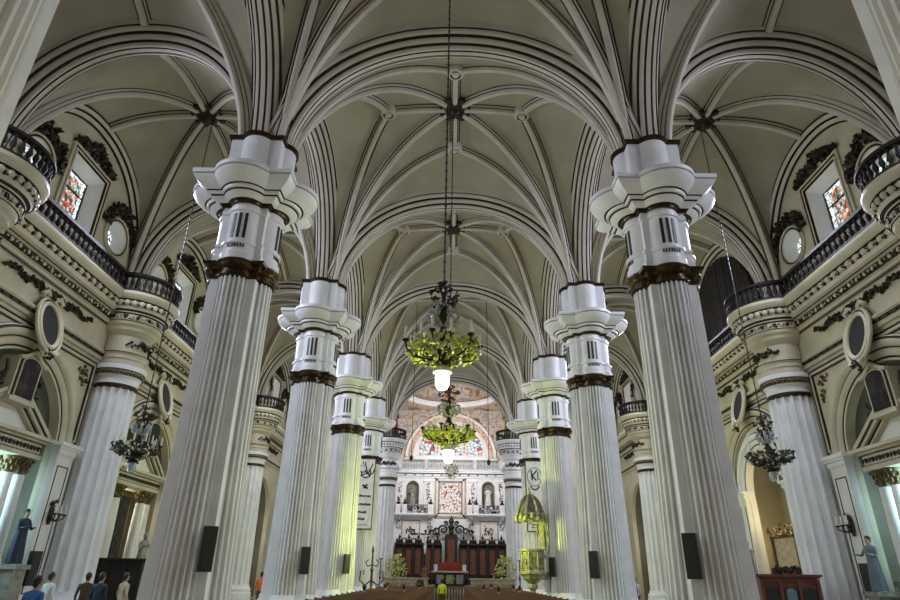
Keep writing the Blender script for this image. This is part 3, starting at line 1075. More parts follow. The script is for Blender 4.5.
def altarpiece(s, yc, label, canvas=True):
    """s: side; front towards the nave"""
    t = tag(empty('altarpiece', (s * (WX + 0.55), yc, 0)), label, 'altar')
    t.scale = (1, .87, 1)

    def X(d):      # d metres out into the church
        return -s * d
    mb = MB()
    mb.box((0, 0, 0.8), (1.0, 4.9, 1.6), 0)
    mb.box((X(.05), 0, 1.66), (1.15, 5.0, 0.14), 0)
    mb.build('pedestal', [GREYST], t)
    for q in (-1, 1):
        for yy in (1.35, 2.05):
            c = MB()
            c.lathe([(0.33, 1.72), (0.33, 1.85), (0.26, 1.92), (0.28, 2.0), (0.235, 2.05), (0.235, 3.2), (0.20, 4.74)], 20, (X(.25), q * yy, 0))
            col = c.build('column', [PALE], t)
            g = MB()
            gold_capital(g, X(.25), q * yy, 4.72, 5.32, 0.21)
            g.build('capital', [GOLD], col)['label'] = 'gold leaf capital'
    mb = MB()
    for z0, z1, d, hw in ((5.30, 5.48, .95, 2.42), (5.48, 5.86, .88, 2.36), (5.86, 5.94, 1.02, 2.5), (5.94, 6.06, 1.2, 2.62)):
        mb.box((X(d / 2 - .3), 0, (z0 + z1) / 2), (d, 2 * hw, z1 - z0), 0)
    mb.box((X(.585), 0, 5.85), (.03, 4.72, .03), 1)
    mb.box((X(.60), 0, 5.47), (.1, 4.86, .03), 1)
    for k in range(11):
        y = -2.15 + .43 * k
        mb.lathe([(.07, 0), (.14, 0), (.14, .04), (.07, .04)], 12, (X(.58), y, 5.66), 1, False)
        mb.ball((X(.60), y, 5.66), (.04, .10, .10), 1, 8, 5)
        mb.ball((X(.60), y + .215, 5.66), (.04, .05, .12), 1, 6, 4)
    mb.build('entablature', [STONE, BRONZE], t)
    mb = MB()
    zb, za, hw = 6.06, 7.55, 2.62
    for q in (-1, 1):
        for (o, th, d, mi) in ((0.0, .14, .98, 0), (.14, .04, .94, 1), (.18, .15, .9, 0), (.34, .04, .80, 1), (.38, .10, .76, 0)):
            L = hw
            e = .35      # broken gable: stops short of the middle
            ya, zaa = q * e, za - (za - zb) * (e / L)
            k = (za - zb) / L
            ny, nz = 0.0, 1.0
            p = [(q * L, zb - o + .14), (ya, zaa - o + .14), (ya, zaa - o - th + .14), (q * L * .98, zb - o - th + .14)]
            mb.prism(p, lambda a, b: (X(d - .3), a, b), lambda a, b: (X(-.3), a, b), mi)
    mb.prism([(-2.3, zb), (2.3, zb), (0, za - .3)], lambda a, b: (X(.28), a, b), lambda a, b: (X(-.3), a, b), 2)
    mb.build('pediment', [STONE, BRONZE, PALE], t)
    # aedicule with a dark picture
    ac = arch_curve(0.50, 0.22, 14, 2.0)
    inner = [(0.50, 7.05), (0.50, 8.2)] + [(a, 8.2 + h) for a, h, _, _ in ac[1:-1]] + [(-0.50, 8.2), (-0.50, 7.05)]
    f = MB()
    f.prism([(a * 1.42, 7.55 + (b - 7.55) * 1.16) for a, b in inner], lambda a, b: (X(.74), a, b), lambda a, b: (X(.1), a, b), 0)
    f.prism([(a * 1.22, 7.6 + (b - 7.6) * 1.08) for a, b in inner], lambda a, b: (X(.79), a, b), lambda a, b: (X(.6), a, b), 1)
    f.prism([(a * 1.12, 7.6 + (b - 7.6) * 1.05) for a, b in inner], lambda a, b: (X(.82), a, b), lambda a, b: (X(.6), a, b), 0)
    f.box((X(.55), 0, 6.93), (.6, 1.5, .14), 0)
    for q in (-1, 1):
        f.tube([(X(.5), q * .72, 7.1), (X(.5), q * 1.0, 7.15), (X(.5), q * 1.1, 7.4), (X(.5), q * .9, 7.5), (X(.5), q * .82, 7.9), (X(.5), q * .95, 8.2)], [.09, .09, .08, .07, .06, .05], 8, 1)
        for k in range(8):
            f.leaf((X(.5 + rnd.uniform(-.1, .1)), q * rnd.uniform(.85, 1.25), rnd.uniform(7.1, 7.9)), .14, 1, rnd, .4)
    fr = MB()
    fr.tube([(X(.8), -.8, 8.32), (X(.8), -.5, 8.42), (X(.8), 0, 8.72), (X(.8), .5, 8.42), (X(.8), .8, 8.32)], .08, 8, 0)
    fr.tube([(X(.8), -.8, 8.40), (X(.8), -.5, 8.52), (X(.8), 0, 8.83), (X(.8), .5, 8.52), (X(.8), .8, 8.40)], .035, 8, 1)
    fa = f.build('picture_frame', [STONE, BRONZE], t)
    fr.build('curved_pediment', [STONE, BRONZE], fa)
    p = MB()
    p.prism(inner, lambda a, b: (X(.835), a, b), lambda a, b: (X(.7), a, b), 0)
    p.build('picture', [CANVAS], fa)['label'] = 'dim picture'
    if canvas:
        p = MB()
        p.box((X(-.1), 0, 3.45), (.08, 2.0, 3.3), 0)
        p.box((X(-.05), 0, 3.45), (.06, 1.7, 3.0), 1)
        p.build('altar_picture', [GOLD, CANVAS], t)
    return t


def cartouche(s, yc, label):
    t = tag(empty('cartouche', (s * (WX - 0.28), yc, 9.72)), label, 'ornament')
    tilt = Matrix.Rotation(s * radians(14), 3, 'Y')

    def pt(d, a, b):
        v = tilt @ Vector((-s * d, a, b))
        return tuple(v)
    mb = MB()
    for r, rad, mi in ((1.0, .09, 0), (1.14, .045, 1), (1.24, .075, 0)):
        n = 36
        path = [pt(.12, .58 * r * cos(2 * pi * k / n), .86 * r * sin(2 * pi * k / n)) for k in range(n)]
        rings = []
        for k in range(n):
            a = 2 * pi * k / n
            c = Vector((.58 * r * cos(a), .86 * r * sin(a)))
            nn = Vector((cos(a), sin(a)))
            rings.append([pt(.12 + rad * sin(2 * pi * j / 8), c.x + nn.x * rad * cos(2 * pi * j / 8), c.y + nn.y * rad * cos(2 * pi * j / 8)) for j in range(8)])
        rings.append(rings[0])
        mb.loft(rings, True, False, mi)
    for q in (-1, 1):     # scrolls at head and foot
        mb.tube([pt(.15, q * .1, 1.08), pt(.22, q * .38, 1.2), pt(.2, q * .58, 1.05), pt(.18, q * .45, .95)], [.1, .11, .09, .05], 8, 0)
        mb.tube([pt(.15, q * .1, -1.06), pt(.2, q * .3, -1.12), pt(.2, q * .38, -.98)], [.09, .08, .05], 8, 0)
    for k in range(16):
        mb.leaf(pt(rnd.uniform(.1, .3), rnd.uniform(-.25, .25), rnd.uniform(1.0, 1.3)), .13, 1, rnd, .4)
        mb.leaf(pt(rnd.uniform(.05, .25), rnd.uniform(-.2, .2), rnd.uniform(-1.35, -1.0)), .11, 1, rnd, .4)
    mb.build('scroll_frame', [STONE, BRONZE], t)
    p = MB()
    p.prism([(.57 * cos(2 * pi * k / 32), .85 * sin(2 * pi * k / 32)) for k in range(32)], lambda a, b: pt(.02, a, b), lambda a, b: pt(.13, a, b), 0)
    p.build('oval_panel', [OVALP], t)['label'] = 'dark oval panel'
    return t


def pilaster(s, y, label):
    t = tag(empty('pilaster', (s * WX, y, 0)), label, 'pilaster')
    mb = MB()
    mb.box((-s * .14, 0, 2.95), (.28, 1.0, 5.5), 0)
    mb.box((-s * .2, 0, .35), (.4, 1.2, .7), 0)
    for yy in (-.32, .32):
        mb.box((-s * .285, yy, 3.1), (.02, .04, 4.3), 1)
    for zz in (0.95, 5.25):
        mb.box((-s * .285, 0, zz), (.02, .68, .04), 1)
    mb.build('shaft', [PALE, BRONZE], t)
    mb = MB()
    for z0, z1, e in ((5.62, 5.68, .02), (5.68, 5.86, .06), (5.86, 5.96, .12), (5.96, 6.10, .19)):
        mb.box((-s * (.14 + e / 2), 0, (z0 + z1) / 2), (.28 + e, 1.0 + e * 2, z1 - z0), 0)
    mb.build('capital', [PALE], t)


def sconce(s, y, z, label):
    t = tag(empty('sconce', (s * (WX - .30), y, z)), label, 'sconce')
    mb = MB()
    mb.ball((-s * .03, 0, .1), (.05, .14, .4), 0, 10, 6)
    for q in (-1, 0, 1):
        mb.tube([(-s * .05, 0, .0), (-s * .2, q * .1, -.12), (-s * .36, q * .28, -.02), (-s * .36, q * .30, .08)], .025, 6, 0)
        mb.lathe([(.02, 0), (.08, .04), (.09, .07)], 10, (-s * .36, q * .30, .06), 0)
    for k in range(14):
        mb.leaf((-s * rnd.uniform(.02, .15), rnd.uniform(-.15, .15), rnd.uniform(-.1, .65)), .09, 0, rnd, .5)
    mb.build('bracket', [BRONZE], t)
    for q in (-1, 0, 1):
        c = MB()
        c.lathe([(.03, .12), (.03, .42), (.005, .46)], 8, (-s * .36, q * .30, 0))
        c.build('candle', [WAX], t)


pane_m = glow('bright_daylight_pane', (0.66, 0.93, 1.0), 1.6)
warm_m = glow('warm_lit_pane', (1.0, 0.86, 0.6), 1.2)
for s in (-1, 1):
    for i, yc in enumerate(BAYC):
        # niche shell: jambs, barrel and back wall
        mb = MB()
        ac = arch_curve(CH_HS + .02, CH_RISE + .02, 24, 2.0, CH_Z)
        ring = [(a, CH_Z + h) for a, h, _, _ in ac]
        n = len(ring)
        vs = [(s * .25, a, h) for a, h in ring] + [(s * 2.2, a, h) for a, h in ring]
        mb.add(vs, [(k, k + 1, n + k + 1, n + k) for k in range(n - 1)], 0)
        mb.prism(ring, lambda a, b: (s * 2.2, a, b), lambda a, b: (s * 2.4, a, b), 0)
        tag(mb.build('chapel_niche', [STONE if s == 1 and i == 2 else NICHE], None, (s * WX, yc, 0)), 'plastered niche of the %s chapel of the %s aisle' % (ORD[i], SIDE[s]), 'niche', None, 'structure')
        if i == 0 or i == 4:
            continue
        archivolt(s, yc, CH_HS, CH_RISE, CH_Z, CHP, CHM, 'chapel_arch', [STONE, BRONZE], 'moulded round arch of the %s chapel of the %s aisle' % (ORD[i], SIDE[s]))
        cartouche(s, yc, 'dark oval cartouche above the %s chapel arch, %s aisle' % (ORD[i], SIDE[s]))
        for q in (-1, 1):
            pilaster(s, yc + q * 3.2, 'panelled pilaster on the %s side of the %s chapel arch, %s aisle' % ('near' if q < 0 else 'far', ORD[i], SIDE[s]))
        # moulded spandrel frame with gilt leaf
        mb = MB()
        for o, w_, mi in ((3.92, .06, 1), (3.82, .10, 0), (3.73, .05, 1)):
            for q in (-1, 1):
                mb.box((-s * .03, q * o, 7.9), (.08, w_, 3.4 - 2 * (3.92 - o)), mi)
            mb.box((-s * .03, 0, 9.6 - (3.92 - o)), (.08, 2 * o, w_), mi)
        for q in (-1, 1):
            for k in range(26):
                a, b = rnd.uniform(0, 1), rnd.uniform(0, 1)
                if a + b > 1:
                    a, b = 1 - a, 1 - b
                mb.leaf((-s * rnd.uniform(.0, .08), q * (3.5 - a * .8), 9.25 - b * 1.15), .10, 2, rnd, .5)
        tag(mb.build('spandrel_frame', [STONE, BRONZE, GOLD], None, (s * WX, yc, 0)), 'gilt-lined frame and leaf spandrels round the %s chapel arch, %s aisle' % (ORD[i], SIDE[s]), 'moulding', None, 'structure')
        if s == 1 and i == 2:     # narrower inner doorway of the pale chapel
            ia = arch_curve(1.9, 1.95, 24, 2.0)
            oa = arch_curve(CH_HS + .1, CH_RISE + .1, 24, 2.0)
            hole = [(1.9, 0.0)] + [(a, 5.75 + h) for a, h, _, _ in ia] + [(-1.9, 0.0)]
            outl = [(CH_HS + .1, 0.0)] + [(a, CH_Z + h) for a, h, _, _ in oa] + [(-CH_HS - .1, 0.0)]
            mb = MB()
            mb.prism(hole + list(reversed(outl)), lambda a, b: (s * .20, a, b), lambda a, b: (s * .5, a, b), 0)
            tag(mb.build('inner_wall', [PALE], None, (s * WX, yc, 0)), 'pale wall round the inner doorway of the third right chapel', 'wall', None, 'structure')
            archivolt(s, yc, 1.9, 1.95, 5.75, [(d + .16, o * .85) for d, o in CHP], CHM, 'inner_arch', [PALE, BRONZE], 'pale moulded inner arch of the third right chapel')
            for q in (-1, 1):
                mb = MB()
                mb.box((s * .12, q * 2.3, 2.75), (.3, .75, 5.5), 0)
                for z0, z1, e in ((5.42, 5.5, .03), (5.5, 5.68, .07), (5.68, 5.8, .15)):
                    mb.box((s * .12, q * 2.3, (z0 + z1) / 2), (.3 + 2 * e, .75 + 2 * e, z1 - z0), 0)
                for yy in (-.24, .24):
                    mb.box((-s * .035, q * 2.3 + yy, 3.0), (.02, .04, 4.2), 1)
                tag(mb.build('door_jamb', [PALE, BRONZE], None, (s * WX, yc, 0)), 'panelled jamb pilaster on the %s side of the pale inner doorway' % ('near' if q < 0 else 'far'), 'pilaster', None, 'structure')
        if not (s == 1 and i == 2):
            altarpiece(s, yc, 'columned altarpiece with broken pediment in the %s chapel, %s aisle' % (ORD[i], SIDE[s]), canvas=(i != 1))
        wn += 1
        mb = MB()
        for q in (-1, 1):
            mb.box((s * 2.12, q * 1.25, 3.6), (.12, .12, 3.4), 0)
            mb.box((s * 2.12, 0, 3.6 + q * 1.7), (.12, 2.6, .12), 0)
        mb.box((s * 2.12, 0, 3.6), (.08, .06, 3.4), 0)
        w = tag(mb.build('window_%d' % wn, [PALE], None, (s * WX, yc, 0)), 'lit window at the back of the %s chapel of the %s aisle' % (ORD[i], SIDE[s]), 'window', None, 'structure')
        mb = MB()
        mb.box((s * 2.16, 0, 3.6), (.04, 2.4, 3.3), 0)
        mb.build('pane', [pane_m if i == 1 else warm_m], w)
for s in (-1, 1):
    for i in (1, 2):
        sconce(s, BAYC[i] + 3.2, 3.45, 'candle sconce on the far pilaster of the %s chapel, %s aisle' % (ORD[i], SIDE[s]))

# dark drape filling the lunette on the right
mb = MB()
hs, zb = 3.75, 12.75
ac = arch_curve(hs, 5.2, 40, 2.1)
top = lambda y: max([h for a, h, _, _ in ac if abs(a - y) < .35] or [0.0])
N_ = 90
ring0, ring1 = [], []
for k in range(N_ + 1):
    y = -hs + 2 * hs * k / N_
    f = .07 * sin(k * 1.1) + .04 * sin(k * 2.3)
    tz = 5.2 * max(0.0, 1 - abs(y / hs) ** 2.1) ** (1 / 2.1)
    ring0.append((-.45 + f, y, zb))
    ring1.append((-.32 + f * .5, y, zb + tz + .02))
ring2 = [(-.12, y, z) for x, y, z in ring1]
mb.loft([ring0, ring1, ring2], False, False, 0)
tag(mb.build('drape', [DRAPE], None, (WX, BAYC[2], 0)), 'tall dark brown drape filling the lunette behind the right aisle balustrade', 'drape')


# ------------------------------------------------------------------ figures
def skin_mesh(name, J, E_, mats, matfn, sub=2):
    me = bpy.data.meshes.new('tmp')
    me.from_pydata([j[0] for j in J], E_, [])
    o = bpy.data.objects.new('tmp', me)
    COL.objects.link(o)
    md = o.modifiers.new('skin', 'SKIN')
    md.use_smooth_shade = True
    for v, j in zip(me.skin_vertices[0].data, J):
        r = j[1]
        v.radius = (r, r) if not isinstance(r, (tuple, list)) else r
    me.skin_vertices[0].data[0].use_root = True
    ss = o.modifiers.new('sub', 'SUBSURF')
    ss.levels = ss.render_levels = sub
    dg = bpy.context.evaluated_depsgraph_get()
    dg.update()
    out = bpy.data.meshes.new_from_object(o.evaluated_get(dg))
    bpy.data.objects.remove(o)
    bpy.data.meshes.remove(me)
    out.name = name
    out.materials.clear()
    for mt in mats:
        out.materials.append(mt)
    for p in out.polygons:
        p.material_index = matfn(p.center)
        p.use_smooth = True
    return out


def hand(J, E_, wrist_i, d, side):
    """five short finger chains grown from the wrist joint; d = pointing direction"""
    d = Vector(d).normalized()
    w = Vector(J[wrist_i][0])
    sv = d.cross(Vector((0, 0, 1)))
    sv = sv.normalized() if sv.length > .1 else Vector((1, 0, 0))
    uv = sv.cross(d)
    J.append((tuple(w + d * .05), .032))
    palm = len(J) - 1
    E_.append((wrist_i, palm))
    for k, (off, L) in enumerate(((-.032, .065), (-.011, .078), (.011, .074), (.032, .058))):
        a = w + d * .09 + sv * off
        b = a + d * L * .55 - uv * .008
        c = b + d * L * .4 - uv * .025
        n0 = len(J)
        J += [(tuple(a), .0095), (tuple(b), .009), (tuple(c), .0075)]
        E_ += [(palm, n0), (n0, n0 + 1), (n0 + 1, n0 + 2)]
    n0 = len(J)
    a = w + d * .045 + sv * .045 * side
    J += [(tuple(a), .011), (tuple(a + d * .045 + sv * .018 * side), .0095)]
    E_ += [(palm, n0), (n0, n0 + 1)]


def figure(kind='stand', arms=None, h=1.7):
    """joints of a human figure facing -Y, feet at z = 0"""
    k = h / 1.7
    sit = kind == 'sit'
    hz = .50 if sit else .92 * k
    J = [((0, 0, hz), (.15, .11)), ((0, 0.01, hz + .22 * k), (.135, .10)), ((0, .01, hz + .42 * k), (.16, .105)), ((0, .01, hz + .53 * k), .06), ((0, -.005, hz + .59 * k), .055),
         ((0, -.015, hz + .66 * k), (.075, .088)), ((0, -.012, hz + .74 * k), (.076, .092)), ((0, -.008, hz + .80 * k), (.05, .06))]
    E_ = [(0, 1), (1, 2), (2, 3), (3, 4), (4, 5), (5, 6), (6, 7)]
    for q in (-1, 1):
        n0 = len(J)
        if sit:
            leg = [((q * .10, -.05, hz - .01), .085), ((q * .11, -.42, hz), .062), ((q * .11, -.44, hz - .25), .052), ((q * .11, -.43, .07), .04), ((q * .12, -.54, .035), .036)]
        else:
            leg = [((q * .095, 0, hz - .08), .09), ((q * .10, -.01, .48 * k), .062), ((q * .10, .02, .28 * k), .056), ((q * .10, .03, .08), .042), ((q * .11, -.10, .035), .036)]
        J += leg
        E_ += [(0, n0)] + [(n0 + i, n0 + i + 1) for i in range(4)]
        n0 = len(J)
        a = (arms or {}).get(q)
        sh = Vector((q * .185, .01, hz + .46 * k))
        if a is None:
            el, wr = sh + Vector((q * .05, .02, -.29)), sh + Vector((q * .05, -.10, -.53))
        else:
            el, wr = sh + Vector(a[0]), sh + Vector(a[1])
        J += [(tuple(sh), .062), (tuple(el), .045), (tuple(wr), .03)]
        E_ += [(2, n0), (n0, n0 + 1), (n0 + 1, n0 + 2)]
        hand(J, E_, n0 + 2, wr - el, -q)
    return J, E_, hz, k


def build_person(loc, rz, label, top, bottom, pose='stand', arms=None, h=1.7, name='person', cat='person', robe=None, hairm=None, skinm=None, group=None):
    J, E_, hz, k = figure(pose, arms, h)
    wr = [Vector(J[i][0]) for i in range(len(J)) if isinstance(J[i][1], float) and J[i][1] == .03]
    neck = hz + .545 * k

    def mf(c):
        if c.z > neck or min((c - w).length for w in wr) < .02 or any((c - w - (w - Vector((0, 0, 0))).normalized() * 0).length < .13 and c.z < w.z + .3 and (c - w).length < .13 and abs(c.x) > .2 for w in wr):
            return 0
        if c.z < .09:
            return 3
        return 1 if c.z > hz - .04 else 2
    t = tag(empty(name, loc, rz), label, cat, group)
    place('body', skin_mesh('body', J, E_, [skinm or SKIN, top, bottom, BLACK], mf), t)
    hd = Vector((0, -.012, hz + .735 * k))
    mb = MB()          # hair over the crown and the back of the head
    mb.ball((hd.x, hd.y + .030, hd.z + .022), (.089, .098, .108), 0, 16, 11)
    mb.ball((hd.x, hd.y + .055, hd.z - .045), (.070, .060, .075), 0, 12, 8)
    mb.build('hair', [hairm or HAIR], t)
    fz = MB()          # features of the face
    fy = hd.y - .085
    fz.ball((0, fy - .012, hd.z - .02), (.013, .02, .022), 0, 8, 6)
    for q in (-1, 1):
        fz.ball((q * .03, fy, hd.z + .005), (.012, .008, .007), 1, 8, 5)
        fz.ball((q * .078, hd.y, hd.z - .012), (.012, .02, .03), 0, 8, 5)
    fz.ball((0, fy + .003, hd.z - .06), (.022, .008, .006), 2, 8, 5)
    fz.build('face', [skinm or SKIN, BLACK, REDC], t)
    if robe:
        mb = MB()
        prof = [(.27, .21, .02), (.26, .20, .25), (.225, .175, .6), (.19, .15, .95), (.185, .14, 1.15), (.215, .145, 1.32), (.19, .13, 1.41), (.10, .09, 1.47)]
        rings = []
        for rx, ry, z in prof:
            rings.append([(rx * cos(a) * (1 + .05 * sin(a * 7 + z) * (1.4 - z / 1.4)), .005 + ry * sin(a) * (1 + .06 * sin(a * 9 + z * 2) * (1.4 - z / 1.4)), z * k) for a in [2 * pi * j / 40 for j in range(40)]])
        mb.loft(rings, True, True, 0)
        mb.build('robe', [robe], t)
    return t
def flip_y(a):
    return a


# two saints standing on plinths by the nearest visible chapels
def plinth(x, y, h, w, label):
    mb = MB()
    mb.box((0, 0, .12), (w + .2, w + .2, .24), 0)
    mb.box((0, 0, h / 2), (w, w, h - .2), 0)
    mb.box((0, 0, h - .07), (w + .16, w + .16, .14), 0)
    tag(mb.build('plinth', [GREYST], None, (x, y, 0)), label, 'plinth')


plinth(-14.35, 21.3, 1.85, .62, 'grey plinth under the navy robed saint in the left aisle')
build_person((-14.35, 21.3, 1.85), radians(75), 'saint statue in a dark navy robe on a plinth, left aisle', NAVY, NAVY, arms={-1: ((-.06, -.08, -.26), (.06, -.30, -.20)), 1: ((.06, -.08, -.26), (-.05, -.30, -.22))},
             name='saint_statue', cat='statue', robe=NAVY, h=1.66)
plinth(14.35, 21.9, 1.42, .6, 'grey plinth under the grey robed saint in the right aisle')
build_person((14.35, 21.9, 1.42), radians(-75), 'saint statue in a grey robe holding out one arm, right aisle', GREYC, GREYC, arms={-1: ((-.08, -.12, -.24), (-.02, -.42, -.22)), 1: ((.06, -.08, -.26), (-.03, -.28, -.20))},
             name='saint_statue', cat='statue', robe=GREYC, h=1.66)


# small grey stone statues beside the second chapels
for s, y, xx, lb in ((-1, 28.7, -13.7, 'weathered grey stone saint beside the dark confessional in the left aisle'), (1, 28.0, 13.0, 'weathered grey stone saint behind the mahogany confessional in the right aisle')):
    plinth(xx, y, 1.5, .6, 'tall pale plinth carrying the stone saint of the %s aisle' % SIDE[s])
    build_person((xx, y, 1.5), s * radians(-60), lb, GREYST, GREYST, arms={-1: ((-.06, -.08, -.26), (.05, -.30, -.15)), 1: ((.06, -.1, -.24), (.0, -.34, -.05))}, name='stone_statue', cat='statue', robe=GREYST, h=1.7, hairm=GREYST, skinm=GREYST)


# ------------------------------------------------------------------ confessionals, gilded altar, speakers
def confessional(x, y, w, d, h, rz, wood, label, pale=True):
    t = tag(empty('confessional', (x, y, 0), rz), label, 'cabinet')
    mb = MB()
    mb.box((0, 0, h / 2), (w - .1, d - .1, h), 0)
    mb.box((0, 0, .1), (w, d, .2), 0)
    mb.build('body', [wood], t)
    mb = MB()
    mb.box((0, 0, h - .06), (w + .08, d + .08, .06), 0)
    mb.box((0, 0, h), (w + .2, d + .2, .07), 0)
    mb.box((0, 0, h - .14), (w, d, .08), 0)
    mb.build('top_cornice', [wood], t)
    for k in range(4):
        c = MB()
        xx = -w / 2 + .06 + (w - .12) * k / 3
        c.box((xx, -d / 2 + .02, h / 2), (.11, .09, h - .3), 0)
        c.build('post', [wood], t)
    for k in range(3):
        xx = -w / 2 + .06 + (w - .12) * (k + .5) / 3
        c = MB()
        hw = (w - .12) / 6 - .08
        ac = arch_curve(hw, hw * .8, 10, 2.0)
        poly = [(hw, .45)] + [(a, h - .55 + hh) for a, hh, _, _ in ac] + [(-hw, .45)]
        c.prism(poly, lambda a, b: (xx + a, -d / 2 + .01, b), lambda a, b: (xx + a, -d / 2 + .06, b), 0)
        o = c.build('door' if k == 1 else 'side_panel', [DARK], t)
        if k == 1 and pale:
            c = MB()
            c.prism([(a * .72, .62 + (b - .45) * .82) for a, b in poly], lambda a, b: (xx + a, -d / 2 + .0, b), lambda a, b: (xx + a, -d / 2 + .03, b), 0)
            c.build('door_curtain', [GREYC], o)
    return t


confessional(11.95, 23.3, 1.9, 1.2, 1.88, radians(-14), WOOD, 'mahogany confessional with a flat cornice beside the right wall column')
confessional(-13.6, 26.9, 1.9, 1.2, 2.15, radians(14), DARK, 'dark wooden confessional in the left aisle behind the wall column', False)

t = tag(empty('gilded_altar', (15.55, 29.7, 0)), 'gilded altar frontal with spiky gold ornament in the pale right chapel', 'altar')
mb = MB()
mb.box((.1, 0, 1.0), (.7, 2.6, 2.0), 0)
mb.build('altar_table', [WOOD], t)
mb = MB()
mb.box((.1, 0, 2.8), (.12, 2.0, 1.5), 0)
for q in (-1, 1):
    mb.box((.05, q * 1.05, 2.85), (.2, .14, 1.7), 1)
mb.box((.05, 0, 3.58), (.2, 2.3, .1), 1)
mb.box((.05, 0, 2.08), (.2, 2.3, .12), 1)
mb.build('gold_panel', [TERRA, GOLD], t)
mb = MB()
for k in range(70):
    y = rnd.uniform(-1.25, 1.25)
    mb.leaf((rnd.uniform(-.15, .15), y, 3.6 + abs(rnd.gauss(0, .25))), .12, 0, rnd, .3)
mb.build('crest_ornament', [GOLD], t)
mb = MB()
for k in range(70):
    mb.leaf((-.2 + rnd.uniform(-.1, .1), rnd.uniform(-1.3, 1.3), 2.0 + abs(rnd.gauss(0, .14))), .12, 0, rnd, .4)
mb.build('table_ornament', [BRONZE], t)


def speaker(loc, rz, label, w=.36, d=.26, h=.92, tilt=0):
    t = tag(empty('loudspeaker', loc, rz), label, 'speaker')
    mb = MB()
    mb.box((0, 0, 0), (w, d, h), 0)
    mb.box((0, d / 2 + .06, 0), (.1, .14, .12), 0)
    mb.build('cabinet', [BLACK], t)
    mb = MB()
    mb.box((0, -d / 2 - .008, 0), (w - .05, .02, h - .06), 0)
    mb.build('grille', [SPEAK], t)


for i, z in ((1, 2.17), (2, 2.15), (3, 2.2)):
    for s in (-1, 1):
        q = [0, .80, .80, .80][i]
        speaker((s * (PX - .70), NY[i] - .98, z), s * radians(-30), 'tall black loudspeaker on the %s pier of the %s row' % (ORD[i], SIDE[s]), w=.29)
for s in (-1, 1):
    speaker((s * (WX - .5), BAYC[1] + 2.75, 1.75), s * radians(-65), 'slim black loudspeaker beside the saint on its plinth, %s aisle' % SIDE[s], .34, .2, 1.1)


